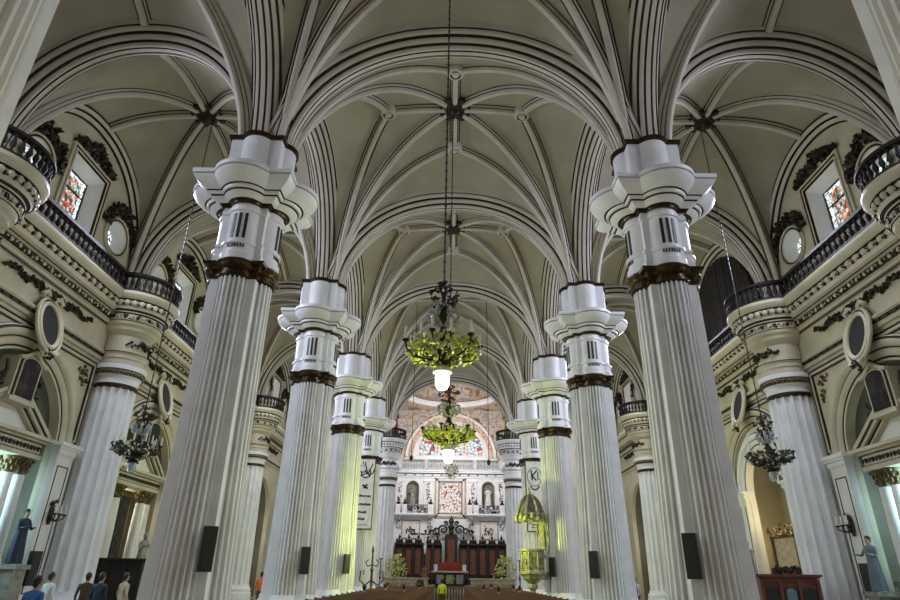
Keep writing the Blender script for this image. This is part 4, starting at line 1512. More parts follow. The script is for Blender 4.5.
# ------------------------------------------------------------------ chandeliers
def chandelier(x, y, zt, label, clabel, scale=1.0, leafm=None, lit=True, chain_top=19.9, n_arm=12):
    """zt: height of the ring of arms"""
    t = tag(empty('chandelier', (x, y, zt)), label, 'chandelier')
    k = scale
    R = .80 * k
    mb = MB()
    mb.tube([(0, 0, 1.62 * k), (0, 0, chain_top - zt)], .018, 6)
    for q in range(0, 60):
        z = 1.62 * k + (chain_top - zt - 1.62 * k) * q / 60
        mb.ball((0, 0, z), (.03, .03, .05), 0, 6, 4)
    c = mb.build('chain', [BLACK], t)
    mb = MB()
    mb.lathe([(.02, 1.64), (.05, 1.55), (.03, 1.45), (.09, 1.35), (.05, 1.25), (.04, 1.1), (.10, .98), (.17, .85), (.10, .72), (.06, .6), (.08, .45), (.16, .30), (.20, .15), (.16, .0), (.26, -.12), (.20, -.22), (.08, -.30), (.02, -.33)], 16)
    mb.v = [(a * k, b * k, z * k) for a, b, z in mb.v]
    mb.build('stem', [BRONZE], t)
    cr = MB()
    for zz, rr, nn in ((1.50, .14, 10), (1.28, .30, 20), (1.02, .20, 12)):
        for j in range(nn):
            a = 2 * pi * j / nn + rnd.uniform(-.2, .2)
            cr.leaf((rr * k * cos(a), rr * k * sin(a), (zz + rnd.uniform(-.07, .07)) * k), .085 * k, 0, rnd, .3)
    cr.build('leaf_crown', [BRONZE], t)
    sc = MB()
    for j in range(6):
        a = 2 * pi * j / 6
        P = [(.06, .55), (.24, .62), (.34, .78), (.26, .92), (.16, .86), (.20, .76)]
        sc.tube([(r * k * cos(a), r * k * sin(a), z * k) for r, z in P], [.04 * k, .045 * k, .045 * k, .04 * k, .03 * k, .02 * k], 6)
        for w in range(4):
            sc.ball((k * rnd.uniform(.2, .36) * cos(a + rnd.uniform(-.4, .4)), k * rnd.uniform(.2, .36) * sin(a + rnd.uniform(-.4, .4)), k * rnd.uniform(.6, .95)), .045 * k, 0, 6, 4)
    sc.build('scroll_tier', [CRYST], t)
    fo = MB()
    for j in range(520):
        a = rnd.uniform(0, 2 * pi)
        u = rnd.random() ** .6
        r = R * u * .98
        z = .05 - .30 * (1 - u) + rnd.uniform(-.17, .22) * (1.15 - .5 * u)
        fo.leaf((r * cos(a), r * sin(a), z * k), .09 * k, 0 if rnd.random() < .74 else 1, rnd, .35)
    fo.build('foliage', [leafm or LEAF, LEAFW], t)
    for j in range(n_arm):
        a = 2 * pi * (j + .5) / n_arm
        rr = R * (1.0 if j % 2 == 0 else .78)
        am = MB()
        P = [(.1, -.12), (.35 * rr / R, -.22), (.75 * rr / R, -.16), (.96 * rr / R, .0), (1.0 * rr / R, .12)]
        am.tube([(r * R * cos(a), r * R * sin(a), z * k) for r, z in P], .022 * k, 6)
        am.lathe([(.02 * k, 0), (.07 * k, .03 * k), (.075 * k, .06 * k), (.03 * k, .06 * k)], 8, (rr * cos(a), rr * sin(a), .12 * k))
        ao = am.build('arm', [BRONZE], t)
        cd = MB()
        cd.lathe([(.026 * k, .16 * k), (.026 * k, .44 * k), (.006 * k, .50 * k)], 8, (rr * cos(a), rr * sin(a), 0))
        cd.build('candle', [WAX], ao)
    ln = MB()
    ln.lathe([(.05, -.30), (.12, -.34), (.19, -.44), (.20, -.47), (.14, -.47)], 16)
    ln.v = [(a * k, b * k, z * k) for a, b, z in ln.v]
    lo = ln.build('lamp_shade', [LEAFW if lit else BRONZE], t)
    ln = MB()
    ln.lathe([(.13, -.44), (.145, -.55), (.14, -.72), (.10, -.80), (.02, -.82)], 16)
    ln.v = [(a * k, b * k, z * k) for a, b, z in ln.v]
    o = ln.build('lamp_glass', [LANT if lit else CRYST], lo)
    o['label'] = 'lit glass lamp' if lit else 'unlit grey glass lamp'
    return t


chandelier(-.16, 10.19, 5.42, 'large chandelier wreathed in yellow-green foliage, nearest in the nave', '', .88)
chandelier(-.08, 19.86, 5.98, 'yellow-green foliage chandelier hanging deeper in the nave, over the second bay', '', 1.12)
point('chandelier_lamp', (-.16, 10.19, 4.55), 60, (0.95, 1.0, 0.6), .15)
point('chandelier_lamp', (-.08, 19.86, 4.6), 60, (0.95, 1.0, 0.6), .15)
LEAFD = mat('dark_bronze_leaf', (.10, .085, .05), .4, metal=.3, var=.4, scale=12)
for s, xx in ((-1, -10.42), (1, 10.52)):
    chandelier(xx, 19.86, 5.35, 'dark bronze chandelier with pale blossoms hanging in the %s aisle' % SIDE[s], '', .92, LEAFD, False, 19.5)


# ------------------------------------------------------------------ pulpit
t = tag(empty('pulpit', (4.25, 33.25, 0)), 'carved gilded pulpit with a domed canopy on the fourth right pier', 'pulpit')
t.scale = (.9, .9, 1)
PG = mat('pulpit_gilding', (.30, .29, .16), .5, metal=.1, var=.3, scale=5)
PD = mat('pulpit_recess', (.12, .10, .045), .5, var=.3, scale=5)


def hexring(r, z, n=8, off=pi / 8):
    return [(r * cos(2 * pi * k / n + off), r * sin(2 * pi * k / n + off), z) for k in range(n)]


mb = MB()
mb.loft([hexring(.18, .0), hexring(.35, .05), hexring(.35, .3), hexring(.16, .4), hexring(.15, 1.1), hexring(.28, 1.2), hexring(.28, 1.32), hexring(.22, 1.4), hexring(.55, 1.62), hexring(.70, 1.85)])
mb.build('stem', [PG], t, None, 0, True, .4)
mb = MB()
mb.loft([hexring(.76, 1.82), hexring(.80, 1.86), hexring(.80, 1.94), hexring(.70, 2.0), hexring(.66, 2.04), hexring(.66, 2.88), hexring(.74, 2.92), hexring(.76, 3.02), hexring(.6, 3.02), hexring(.58, 2.2)], mi=[0, 0, 0, 0, 0, 0, 0, 0, 1])
for k in range(8):
    a = 2 * pi * k / 8 + pi / 4
    ap = .66 * cos(pi / 8)
    for (r0, rr) in ((.19, .035), (.10, .05)):
        path = []
        for j in range(17):
            b = 2 * pi * j / 16
            path.append(((ap + .02) * cos(a) - r0 * cos(b) * sin(a), (ap + .02) * sin(a) + r0 * cos(b) * cos(a), 2.46 + r0 * 1.3 * sin(b)))
        mb.tube(path, rr * .6, 6, 0 if r0 > .15 else 1)
    for q in (-1, 1):
        for z in (2.12, 2.8):
            mb.ball(((ap + .02) * cos(a) - q * .17 * sin(a), (ap + .02) * sin(a) + q * .17 * cos(a), z), .05, 1, 6, 4)
    c = 2 * pi * k / 8 + pi / 8
    mb.tube([(.67 * cos(c), .67 * sin(c), 2.02), (.67 * cos(c), .67 * sin(c), 2.9)], .045, 6, 0)
mb.build('box', [PG, PD], t, None, 0, True, .4)
mb = MB()
mb.box((.74, .38, 3.75), (.16, .42, 1.5), 0, radians(30))
for q in (-1, 1):
    mb.tube([(.75 + .2 * q * -1, .45 + .3 * q, 3.0), (.85 - .2 * q, .5 + .3 * q, 3.6), (.65 - .2 * q, .4 + .3 * q, 4.1), (.8 - .2 * q, .5 + .3 * q, 4.5)], [.09, .07, .09, .06], 8, 0)
mb.build('back_panel', [PG], t)
mb = MB()
mb.loft([hexring(.80, 4.42), hexring(.86, 4.46), hexring(.86, 4.6), hexring(.78, 4.68), hexring(.74, 4.78), hexring(.68, 5.05), hexring(.55, 5.32), hexring(.36, 5.55), hexring(.14, 5.70), hexring(.08, 5.80)], mi=[0, 0, 1, 0, 1, 1, 1, 1, 0])
for k in range(8):
    c = 2 * pi * k / 8 + pi / 8
    mb.tube([(r * cos(c), r * sin(c), z) for r, z in ((.88, 4.62), (.80, 4.78), (.72, 5.05), (.58, 5.33), (.38, 5.57), (.15, 5.72))], [.09, .08, .07, .06, .05, .04], 6, 0)
    mb.ball((.90 * cos(c), .90 * sin(c), 4.50), (.09, .09, .13), 0, 8, 5)
    c += pi / 8
    mb.ball((.84 * cos(c), .84 * sin(c), 4.62), (.13, .13, .17), 0, 8, 5)
    mb.tube([(.82 * cos(c - .3), .82 * sin(c - .3), 4.44), (.82 * cos(c), .82 * sin(c), 4.32), (.82 * cos(c + .3), .82 * sin(c + .3), 4.44)], .05, 6, 0)
mb.lathe([(.09, 5.75), (.12, 5.82), (.05, 5.9), (.09, 5.98), (.03, 6.08), (.01, 6.2)], 10)
mb.build('canopy', [PG, PD], t, None, 0, True, .5)
mb = MB()
for k in range(7):
    x0, y0 = .8 + .18 * k, .15 + .1 * k
    mb.box((x0, y0 + .9, 1.9 - .26 * k), (.3, .9, .1), 0, radians(30))
mb.tube([(.75, .9, 2.9), (2.0, 1.6, 1.1)], .05, 6, 0)
mb.build('stair', [PG], t)

# ------------------------------------------------------------------ banners on the fourth piers
def stroke(mb, pts, w, y):
    for (a, b), (c, d) in zip(pts[:-1], pts[1:]):
        L = sqrt((c - a) ** 2 + (d - b) ** 2)
        if L < 1e-4:
            continue
        nx, nz = -(d - b) / L * w / 2, (c - a) / L * w / 2
        mb.prism([(a + nx, b + nz), (c + nx, d + nz), (c - nx, d - nz), (a - nx, b - nz)], lambda p, q: (p, y, q), lambda p, q: (p, y + .006, q), 0)


def banner(x, label, kind):
    t = tag(empty('banner', (x, NY[4] - 1.14, 6.85)), label, 'banner')
    mb = MB()
    mb.box((0, 0, 0), (1.30, .05, 4.75), 0)
    mb.build('border', [BROWNC], t)
    mb = MB()
    mb.box((0, -.012, 0), (1.16, .05, 4.6), 0)
    mb.build('cloth', [WHITEC], t)
    mb = MB()
    y = -.044
    if kind == 0:
        arc = lambda cx, cz, r, a0, a1, n=12: [(cx + r * cos(a0 + (a1 - a0) * k / n), cz + r * sin(a0 + (a1 - a0) * k / n)) for k in range(n + 1)]
        stroke(mb, arc(.0, 1.35, .32, 2.8, 7.2), .09, y)
        stroke(mb, arc(.25, 1.55, .30, 3.4, 6.5), .08, y)
        stroke(mb, arc(-.25, 1.65, .25, 2.0, 6.0), .08, y)
        stroke(mb, [(-.1, 2.1), (.05, 1.5), (.3, 1.1)], .09, y)
        stroke(mb, [(.45, 2.0), (.2, 1.4), (-.4, 1.15)], .08, y)
        stroke(mb, [(-.25, 2.15), (-.15, 1.75)], .06, y)
        stroke(mb, [(-.2, .55), (.2, .3)], .14, y)
        stroke(mb, [(-.1, .3), (.15, .6)], .12, y)
        for z, a, b in ((-.2, -.45, .4), (-.75, -.42, .45), (-1.25, -.45, .2), (-1.7, -.45, .1)):
            xx = a
            while xx < b:
                w = rnd.uniform(.06, .13)
                stroke(mb, [(xx, z + rnd.uniform(-.03, .03)), (xx + w, z + rnd.uniform(-.03, .03))], rnd.uniform(.1, .17), y)
                xx += w + .02
        for k in range(6):
            stroke(mb, [(-.4 + .13 * k, -2.1), (-.33 + .13 * k, -2.05)], .05, y)
    else:
        arc = lambda cx, cz, r, a0, a1, n=20: [(cx + r * cos(a0 + (a1 - a0) * k / n), cz + 1.25 * r * sin(a0 + (a1 - a0) * k / n)) for k in range(n + 1)]
        stroke(mb, arc(0, 1.25, .50, 0, 6.29), .045, y)
        stroke(mb, [(-.22, 1.7), (-.16, 1.0)], .11, y)
        stroke(mb, [(.18, 1.7), (-.15, 1.32), (.12, 1.0)], .10, y)
        stroke(mb, [(.25, 1.6), (.22, 1.1), (.35, 1.08)], .07, y)
        stroke(mb, arc(0, .75, .3, 3.4, 6.0), .10, y)
        stroke(mb, [(-.2, -1.2), (0, -1.55), (.2, -1.75)], .12, y)
        for z in (-1.9, -2.08):
            for k in range(6):
                stroke(mb, [(-.36 + .13 * k, z), (-.27 + .13 * k, z)], .08, y)
    mb.build('lettering', [BLACK], t)


banner(-5.95, 'tall white banner with a dark knot emblem and lines of text, left of the chancel', 0)
banner(5.9, 'tall white banner with a round emblem behind the pulpit canopy', 1)
# ------------------------------------------------------------------ chancel
YB = 68.0
me_we2 = me_we.copy()
me_we2.materials[0] = WHITE
for s in (-1, 1):
    t = tag(empty('wall_column', (s * 5.55, 53.8, 0)), 'white fluted column with a balustraded entablature at the %s of the chancel mouth' % SIDE[s], 'column')
    t.scale = (.74, .74, 1)
    for nm, me in (('base', me_wb), ('shaft', me_ws), ('gilt_ring', me_wr), ('capital', me_wc), ('egg_band', me_wo), ('entablature', me_we2)):
        place(nm, me, t)
    place('garland', gmesh, t, None, -pi / 2)
    b = tag(empty('balustrade', (s * 5.55, 53.8, 0), -pi / 2), 'round dark balustrade on the %s chancel column' % SIDE[s], 'balustrade')
    b.scale = (.74, .74, 1)
    place('bottom_rail', me_br, b)
    place('handrail', me_hr, b)
    for k in range(22):
        a = -pi * .6 + 1.2 * pi * k / 21
        place('baluster', me_bal, b, (1.91 * cos(a), 1.91 * sin(a), 12.81))
    # end walls closing the aisles and the side walls of the chancel
    mb = MB()
    mb.box((s * 11.0, 54.6, 10.3), (9.6, .4, 20.6), 0)
    mb.box((s * 6.35, 61.2, 7.0), (.4, 13.6, 14.0), 1)
    mb.box((s * 6.35, 61.2, 16.8), (.4, 13.6, 5.6), 2)
    for p0, p1, pz in ((.1, 12.0, 12.3), (.35, 12.3, 12.7)):
        mb.box((s * (6.15 - p0), 61.2, (p1 + pz) / 2), (.5, 13.6, pz - p1), 1)
    for yy in (57.5, 61, 64.5):
        mb.box((s * 6.1, yy, 8), (.16, .9, 8), 1)
    tag(mb.build('wall_chancel_' + SIDE[s], [STONE, WHITE, FRESCO]), 'white wall on the %s of the chancel' % SIDE[s], 'wall', None, 'structure')

# back wall with openings
WZ0, WZ1, WW = 7.95, 11.05, 1.15
holes = [[(-WW, WZ0), (WW, WZ0), (WW, WZ1), (-WW, WZ1)]]
for q in (-1, 1):
    holes.append([(q * 4.15 - .52, 8.5), (q * 4.15 + .52, 8.5)] + [(q * 4.15 + a, 10.55 + h) for a, h, _, _ in arch_curve(.52, .52, 12, 2.0)])
LR, LZ = 4.35, 13.75
ac = arch_curve(LR, LR * .98, 30, 2.0)
LB = [(-3.6, -1.75), (-1.25, 1.25), (1.75, 3.6)]
for a0, a1 in LB:
    poly = [(a0, LZ + .3), (a1, LZ + .3)]
    for k in range(9):
        x = a1 + (a0 - a1) * k / 8
        poly.append((x, LZ + .98 * sqrt(max(0.05, (LR - .45) ** 2 - x * x))))
    holes.append(poly)
outer = [(-6.5, 0), (6.5, 0), (6.5, 19.6), (-6.5, 19.6)]
Mx = Matrix(((1, 0, 0, 0), (0, 0, -1, YB + .2), (0, 1, 0, 0), (0, 0, 0, 1)))
w = curve_wall('wall_back', outer, holes, .4, WHITE, Mx)
tag(w, 'white back wall of the chancel', 'wall', None, 'structure')
mb = MB()        # lunette surround and fresco above it
P = [Vector((a, 0, h)) for a, h, _, _ in ac]
N = [Vector((p, 0, q)) for _, _, p, q in ac]
mb.sweep(P, [Vector((0, -1, 0))] * len(P), N, [(-.02, -.1), (.10, -.1), (.12, .0), (.14, .02), (.14, .42), (.20, .44), (.28, .52), (.30, .78), (.22, .86), (0, .90)], [1, 0, 1, 2, 1, 0, 0, 1, 0])
tag(mb.build('trim_3', [PINKW, GILT, BAND], None, (0, YB, LZ)), 'cream and painted arch round the stained glass lunette of the chancel', 'arch', None, 'structure')
mb = MB()
oc = arch_curve(LR + .85, (LR + .85) * .98, 30, 2.0)
poly = [(-6.2, LZ - .4), (-LR - .85, LZ - .4)] + [(a, LZ + h) for a, h, _, _ in reversed(oc)] + [(LR + .85, LZ - .4), (6.2, LZ - .4), (6.2, 19.3), (-6.2, 19.3)]
mb.prism(poly, lambda a, b: (a, -.02, b), lambda a, b: (a, -.10, b), 0)
tag(mb.build('fresco', [FRESCO], None, (0, YB, 0)), 'red and ochre fresco on the chancel wall above the lunette arch', 'painting')
for k, (a0, a1) in enumerate(LB):
    wn += 1
    mb = MB()
    x0, x1 = a0, a1
    mb.box(((x0 + x1) / 2, .02, LZ + .25), (x1 - x0 + .2, .14, .1), 0)
    for x in (x0, x1):
        hh = .98 * sqrt(max(.05, (LR - .45) ** 2 - x * x)) - .3
        mb.box((x, .02, LZ + .3 + hh / 2), (.08, .14, hh), 0)
    f = tag(mb.build('window_%d' % wn, [PINKW], None, (0, YB, 0)), ['left', 'middle', 'right'][k] + ' light of the stained glass lunette above the chancel balustrade', 'window', None, 'structure')
    mb = MB()
    mb.box(((x0 + x1) / 2, .18, LZ + 2.3), (x1 - x0 + .3, .04, 4.2), 0)
    mb.build('stained_glass', [GLASS_LUN], f)
for q in (-1, 1):
    mb = MB()
    mb.box((0, -.06, 0), (.3, .12, 3.2), 0)
    for k in range(7):
        mb.ball((0, -.13, -1.3 + .43 * k), (.12, .06, .18), 1, 8, 5)
    tag(mb.build('pilaster_strip', [PINKW, TERRA], None, (q * 1.5, YB, LZ + 1.95)), 'ornamented pilaster strip on the %s between the lunette lights' % SIDE[q], 'pilaster')

wn += 1
mb = MB()
for e, d, mi in ((.12, .10, 1), (.30, .16, 0), (.48, .10, 2)):
    for q in (-1, 1):
        mb.box((q * (WW + e), -d / 2, (WZ0 + WZ1) / 2), (.2, d, WZ1 - WZ0 + 2 * e + .2), mi)
    for z in (WZ0 - e, WZ1 + e):
        mb.box((0, -d / 2, z), (2 * (WW + e) + .2, d, .2), mi)
f = tag(mb.build('window_%d' % wn, [PINKW, GREYST, TERRA], None, (0, YB, 0)), 'tall stained glass window in the middle of the chancel wall', 'window', None, 'structure')
mb = MB()
mb.box((0, .15, (WZ0 + WZ1) / 2), (2 * WW + .2, .04, WZ1 - WZ0 + .2), 0)
mb.build('stained_glass', [GLASS_APSE], f)

# entablature, balustrade and pilasters of the back wall
mb = MB()
for z0, z1, d, mi in ((11.55, 11.7, .12, 0), (11.7, 11.74, .14, 1), (11.74, 12.0, .10, 0), (12.0, 12.05, .3, 1), (12.05, 12.22, .42, 0), (12.22, 12.34, .55, 0)):
    mb.box((0, -d / 2, (z0 + z1) / 2), (12.0, d, z1 - z0), mi)
for k in range(11):
    mb.ball((-5 + k, -.12, 11.87), (.14, .05, .06), 1, 8, 5)
tag(mb.build('trim_4', [WHITE, BRONZE], None, (0, YB, 0)), 'white cornice across the chancel wall under its balustrade', 'cornice', None, 'structure')
t = tag(empty('balustrade', (0, YB - .38, 12.34)), 'grey and white balustrade across the chancel under the lunette', 'balustrade')
GB = mat('grey_balustrade', (.55, .54, .52), .5, var=.15)
mb = MB()
mb.box((0, 0, .06), (11.6, .26, .12), 0)
mb.build('bottom_rail', [GB], t)
mb = MB()
mb.box((0, 0, 1.08), (11.6, .28, .14), 0)
mb.build('handrail', [GREYST], t)
for x in (-5.6, -2.7, 0, 2.7, 5.6):
    mb = MB()
    mb.box((x, 0, .58), (.42, .3, 1.1), 0)
    mb.build('pedestal', [GB], t)
mb = MB()
mb.lathe([(.09, 0), (.09, .08), (.05, .12), (.05, .2), (.11, .36), (.11, .46), (.06, .64), (.05, .76), (.09, .84), (.09, .92)], 8)
bal2 = mb.mesh('baluster', [GB])
for k in range(34):
    x = -5.3 + 10.6 * k / 33
    if min(abs(x - p) for p in (-2.7, 0, 2.7)) > .25:
        place('baluster', bal2, t, (x, 0, .12))
for q in (-1, 1):
    for x in (2.45, 5.55):
        mb = MB()
        mb.box((0, -.12, 9.7), (.85, .24, 3.4), 0)
        mb.box((0, -.16, 11.3), (1.0, .32, .3), 0)
        mb.box((0, -.25, 9.95), (.5, .04, 2.3), 1)
        for k in range(26):
            mb.leaf((rnd.uniform(-.2, .2), -.28, 9.95 + rnd.uniform(-1.05, 1.05)), .12, 2, rnd, .4)
        tag(mb.build('pilaster', [WHITE, PINKW, BRONZE], None, (q * x, YB, 0)), 'white pilaster with a dark carved panel, %s on the %s half of the chancel wall' % ('inner' if x < 3 else 'outer', SIDE[q]), 'pilaster')
    # niche with its saint
    mb = MB()
    na = arch_curve(.52, .52, 14, 2.0, 2.05)
    Pn = [Vector((a, 0, h)) for a, h, _, _ in na]
    Nn = [Vector((p, 0, r)) for _, _, p, r in na]
    mb.sweep(Pn, [Vector((0, -1, 0))] * len(Pn), Nn, [(-.35, 0), (.06, 0), (.10, .06), (.10, .14), (.02, .18)], [1, 0, 0, 0])
    mb.box((0, .38, -.75), (1.2, .05, 2.9), 1)
    tag(mb.build('niche', [GOLD, GREYST], None, (q * 4.15, YB, 10.55)), 'gilt-arched niche on the %s of the chancel window' % SIDE[q], 'niche', None, 'structure')
    sm = [GREYST, WHITEC][q > 0]
    t = build_person((q * 4.15, YB - .05, 8.45), 0, ['statue of a saint in dark robes in the left chancel niche', 'statue of a saint in white robes in the right chancel niche'][q > 0], sm, sm,
                     arms={-1: ((-.06, -.08, -.26), (.05, -.28, -.15)), 1: ((.06, -.08, -.26), (-.05, -.28, -.1))}, name='saint_statue', cat='statue', robe=sm, h=1.7)
    t.scale = (1.35, 1.1, 1.28)
    # gallery shelf with parapet and urns
    t = tag(empty('gallery', (q * 3.85, YB - .55, 7.70)), 'white gallery shelf with carved parapet on the %s of the chancel window' % SIDE[q], 'gallery')
    mb = MB()
    mb.box((0, 0, 0), (4.2, 1.1, .16), 0)
    mb.box((0, .05, -.12), (4.0, 1.0, .10), 0)
    mb.build('shelf', [WHITE], t)
    for x in (-1.75, -1.05, 1.75):
        mb = MB()
        mb.box((x, -.3, .52), (.5, .34, .88), 0)
        mb.box((x, -.48, .52), (.3, .03, .6), 1)
        p = mb.build('pedestal', [WHITE, PINKW], t)
        mb = MB()
        mb.lathe([(.1, .96), (.2, 1.0), (.24, 1.12), (.1, 1.25), (.05, 1.3), (.14, 1.36), (.04, 1.5), (.02, 1.75)], 10, (x, -.3, 0))
        mb.build('urn', [BLACK], p)
    mb = MB()
    for k in range(110):
        mb.leaf((rnd.uniform(-.75, 1.4), -.35 + rnd.uniform(-.1, .1), rnd.uniform(.1, .95)), .15, k % 3 == 0 and 1 or 0, rnd, .4)
    mb.box((.3, -.3, .9), (2.4, .2, .1), 2)
    mb.build('carved_parapet', [BLACK, WHITEC, GREYST], t)
    for x in (-1.6, 1.7):
        mb = MB()
        mb.prism([(0, -.2), (-.8, -.2), (-.7, -.4), (-.3, -.6), (-.15, -1.3), (0, -1.5)], lambda a, b: (x - .2, a + .5, b), lambda a, b: (x + .2, a + .5, b), 0)
        for k in range(10):
            mb.leaf((x + rnd.uniform(-.25, .25), rnd.uniform(-.3, .3), rnd.uniform(-1.4, -.3)), .13, 1, rnd, .5)
        mb.build('bracket', [WHITE, BRONZE], t)
    # panels under the gallery
    mb = MB()
    mb.box((0, -.03, 0), (2.0, .06, 1.9), 1)
    mb.box((0, -.06, 0), (1.8, .06, 1.7), 0)
    for k in range(40):
        mb.leaf((rnd.uniform(-.5, .5), -.12, rnd.gauss(-.15, .22)), .13, 2, rnd, .4)
    tag(mb.build('wall_panel', [PINKW, GREYST, BRONZE], None, (q * 4.2, YB, 6.2)), 'framed panel with a dark carved motif under the %s chancel gallery' % SIDE[q], 'panel')

# carved cartouche on the middle of the balustrade
t = tag(empty('cartouche', (.05, YB - .62, 12.35)), 'pale carved flower cartouche on the middle of the chancel balustrade', 'ornament')
mb = MB()
mb.ball((0, 0, 0), (.42, .12, .5), 0, 14, 9)
mb.build('shield', [GREYST], t)
mb = MB()
for k in range(70):
    a = rnd.uniform(0, 6.28)
    r = rnd.uniform(.35, .75)
    mb.leaf((r * cos(a), -.08 + rnd.uniform(-.06, .06), r * .95 * sin(a)), .14, k % 2, rnd, .4)
mb.build('leaf_border', [BRONZE, LEAFW], t)
# fresco dome over the chancel
DCY, DR, DZ = 61.0, 5.4, 19.15
mb = MB()
mb.lathe([(DR + .15, -.05), (DR - .25, -.05), (DR - .45, .1), (DR - .5, .45), (DR - .2, .5), (DR - .15, .85), (DR, .9)], 60, (0, DCY, DZ), [1, 0, 0, 0, 1, 0], False)
tag(mb.build('trim_5', [WHITE, BAND]), 'cream painted ring at the foot of the chancel dome', 'moulding', None, 'structure')
mb = MB()
mb.lathe([(DR * cos(t), .55 + 4.2 * sin(t)) for t in [pi / 2 * k / 16 for k in range(17)]], 60, (0, DCY, DZ), 0, False)
for k in range(12):
    a = 2 * pi * k / 12
    mb.tube([((DR - .02) * cos(t) * cos(a), DCY + (DR - .02) * cos(t) * sin(a), DZ + .55 + 4.2 * sin(t)) for t in [pi / 2 * j / 12 for j in range(12)]], .10, 6, 1)
tag(mb.build('ceiling', [FRESCO, BAND]), 'painted fresco dome over the chancel', 'dome', None, 'structure')
mb = MB()
sq = [(-6.5, 54.0), (6.5, 54.0), (6.5, 68.2), (-6.5, 68.2)]
n = 60
ring = []
for k in range(n):
    a = 2 * pi * k / n
    c, s_ = cos(a), sin(a)
    f = min(6.5 / abs(c) if abs(c) > 1e-6 else 99, 7.1 / abs(s_) if abs(s_) > 1e-6 else 99)
    ring.append((c * f, DCY + s_ * f, DZ + .02))
inner = [(DR * cos(2 * pi * k / n), DCY + DR * sin(2 * pi * k / n), DZ + .02) for k in range(n)]
mb.loft([ring, inner], True, False, 0)
tag(mb.build('ceiling', [FRESCO]), 'painted pendentive ceiling round the chancel dome', 'ceiling', None, 'structure')
# figures above the chancel columns
for q, m_, lb in ((-1, REDC, 'painted figure in a red robe standing above the left chancel column'), (1, GREYST, 'grey stone figure standing above the right chancel column')):
    t = build_person((q * 5.25, 54.6, 13.45), -q * radians(30), lb, m_, m_, arms={-1: ((-.1, -.12, -.2), (-.05, -.3, .05)), 1: ((.06, -.08, -.26), (-.05, -.28, -.1))}, name='figure_statue', cat='statue', robe=m_)
    t.scale = (1.5, 1.3, 1.35)
    mb = MB()
    mb.box((0, 0, .36), (1.2, .9, .74), 0)
    tag(mb.build('plinth', [GREYST], None, (q * 5.25, 54.6, 12.71)), 'low plinth on the %s chancel column behind its balustrade' % SIDE[q], 'plinth')

# sanctuary platform with steps
mb = MB()
mb.box((0, 59.9, .45), (12.3, 16.4, .9), 0)
for k in range(4):
    mb.box((0, 51.6 - .35 * k, (.8 - .2 * k) / 2), (9.0, .7, .8 - .2 * k), 0)
tag(mb.build('sanctuary_platform', [FLOORM]), 'raised sanctuary platform with steps', 'platform', None, 'structure')

# choir stalls
t0 = None
CX = [(-5.3 + 1.0 * k) for k in range(5)] + [(5.45 - 1.0 * k) for k in range(4, -1, -1)]
mbp = MB()
for k, x in enumerate(CX):
    t = tag(empty('choir_stall', (x, YB - .75, .9)), 'dark mahogany choir stall with pointed crest, %s from the %s end' % (ORD[k if k < 5 else 9 - k].replace('nearest', 'first'), 'left' if k < 5 else 'right'), 'stall', 'choir stalls along the chancel wall')
    if t0 is None:
        mb = MB()
        mb.box((0, .35, 1.9), (.98, .12, 3.8), 0)
        mb.box((0, .27, 2.2), (.6, .06, 2.5), 1)
        mb.build('back_panel', [DARK, WOOD], t)
        mb = MB()
        mb.box((0, -.05, .5), (.84, .7, .12), 0)
        mb.build('seat', [DARK], t)
        for q in (-1, 1):
            mb = MB()
            mb.box((q * .44, -.02, .55), (.09, .8, 1.1), 0)
            mb.box((q * .44, .1, 2.3), (.10, .32, 3.0), 0)
            mb.build('arm', [DARK], t)
        mb = MB()
        mb.box((0, .08, 3.84), (.98, .62, .16), 0)
        mb.build('canopy', [DARK], t)
        mb = MB()
        for xx, hh in ((-.25, .5), (0, .95), (.25, .5)):
            mb.lathe([(.10, 0), (.17, .12 * hh / .5), (.08, .4 * hh), (.17, .6 * hh), (.05, .8 * hh), (.01, hh)], 8, (xx, .05, 3.9))
            mb.ball((xx - .13, .05, 3.9 + hh * .5), (.11, .06, .11), 1, 6, 4)
            mb.ball((xx + .13, .05, 3.9 + hh * .5), (.11, .06, .11), 1, 6, 4)
        mb.build('crest', [BRONZE, WHITEC], t)['label'] = 'pale grey pointed crest'
        t0 = t
    else:
        for ch in list(t0.children):
            c = ch.copy()
            COL.objects.link(c)
            c.parent = t
t = tag(empty('throne', (.15, YB - .8, .9)), 'tall dark central throne with an openwork scrolled gold crest', 'throne')
mb = MB()
mb.box((0, .3, 2.45), (1.25, .2, 4.9), 0)
mb.box((0, .18, 2.7), (.8, .06, 3.2), 1)
for q in (-1, 1):
    mb.box((q * .6, .0, 2.3), (.16, .4, 4.6), 0)
mb.build('back', [DARK, WOOD], t)
mb = MB()
mb.box((0, -.2, .6), (1.2, .8, .16), 0)
mb.build('seat', [WOOD], t)
mb = MB()
mb.lathe([(.15, 4.85), (.3, 5.0), (.2, 5.2), (.34, 5.55), (.18, 5.85), (.30, 6.1), (.22, 6.35), (.08, 6.55), (.02, 6.7)], 12, (0, .2, 0), 0)
for q in (-1, 1):
    for r, cx, cz in ((.5, .85, 5.25), (.34, 1.55, 5.1), (.28, 2.1, 4.95), (.22, .55, 5.9)):
        path = [(q * (cx + r * (1 - k / 26) * cos(k * .42)), .2, cz + r * (1 - k / 26) * sin(k * .42)) for k in range(20)]
        mb.tube(path, [.12 - .003 * k for k in range(20)], 6, 0)
    mb.tube([(q * .2, .2, 4.9), (q * 1.2, .2, 4.75), (q * 2.4, .2, 4.7)], .07, 6, 1)
mb.build('scroll_crest', [BRONZE, GREYST], t)['label'] = 'openwork gilt bronze crest'

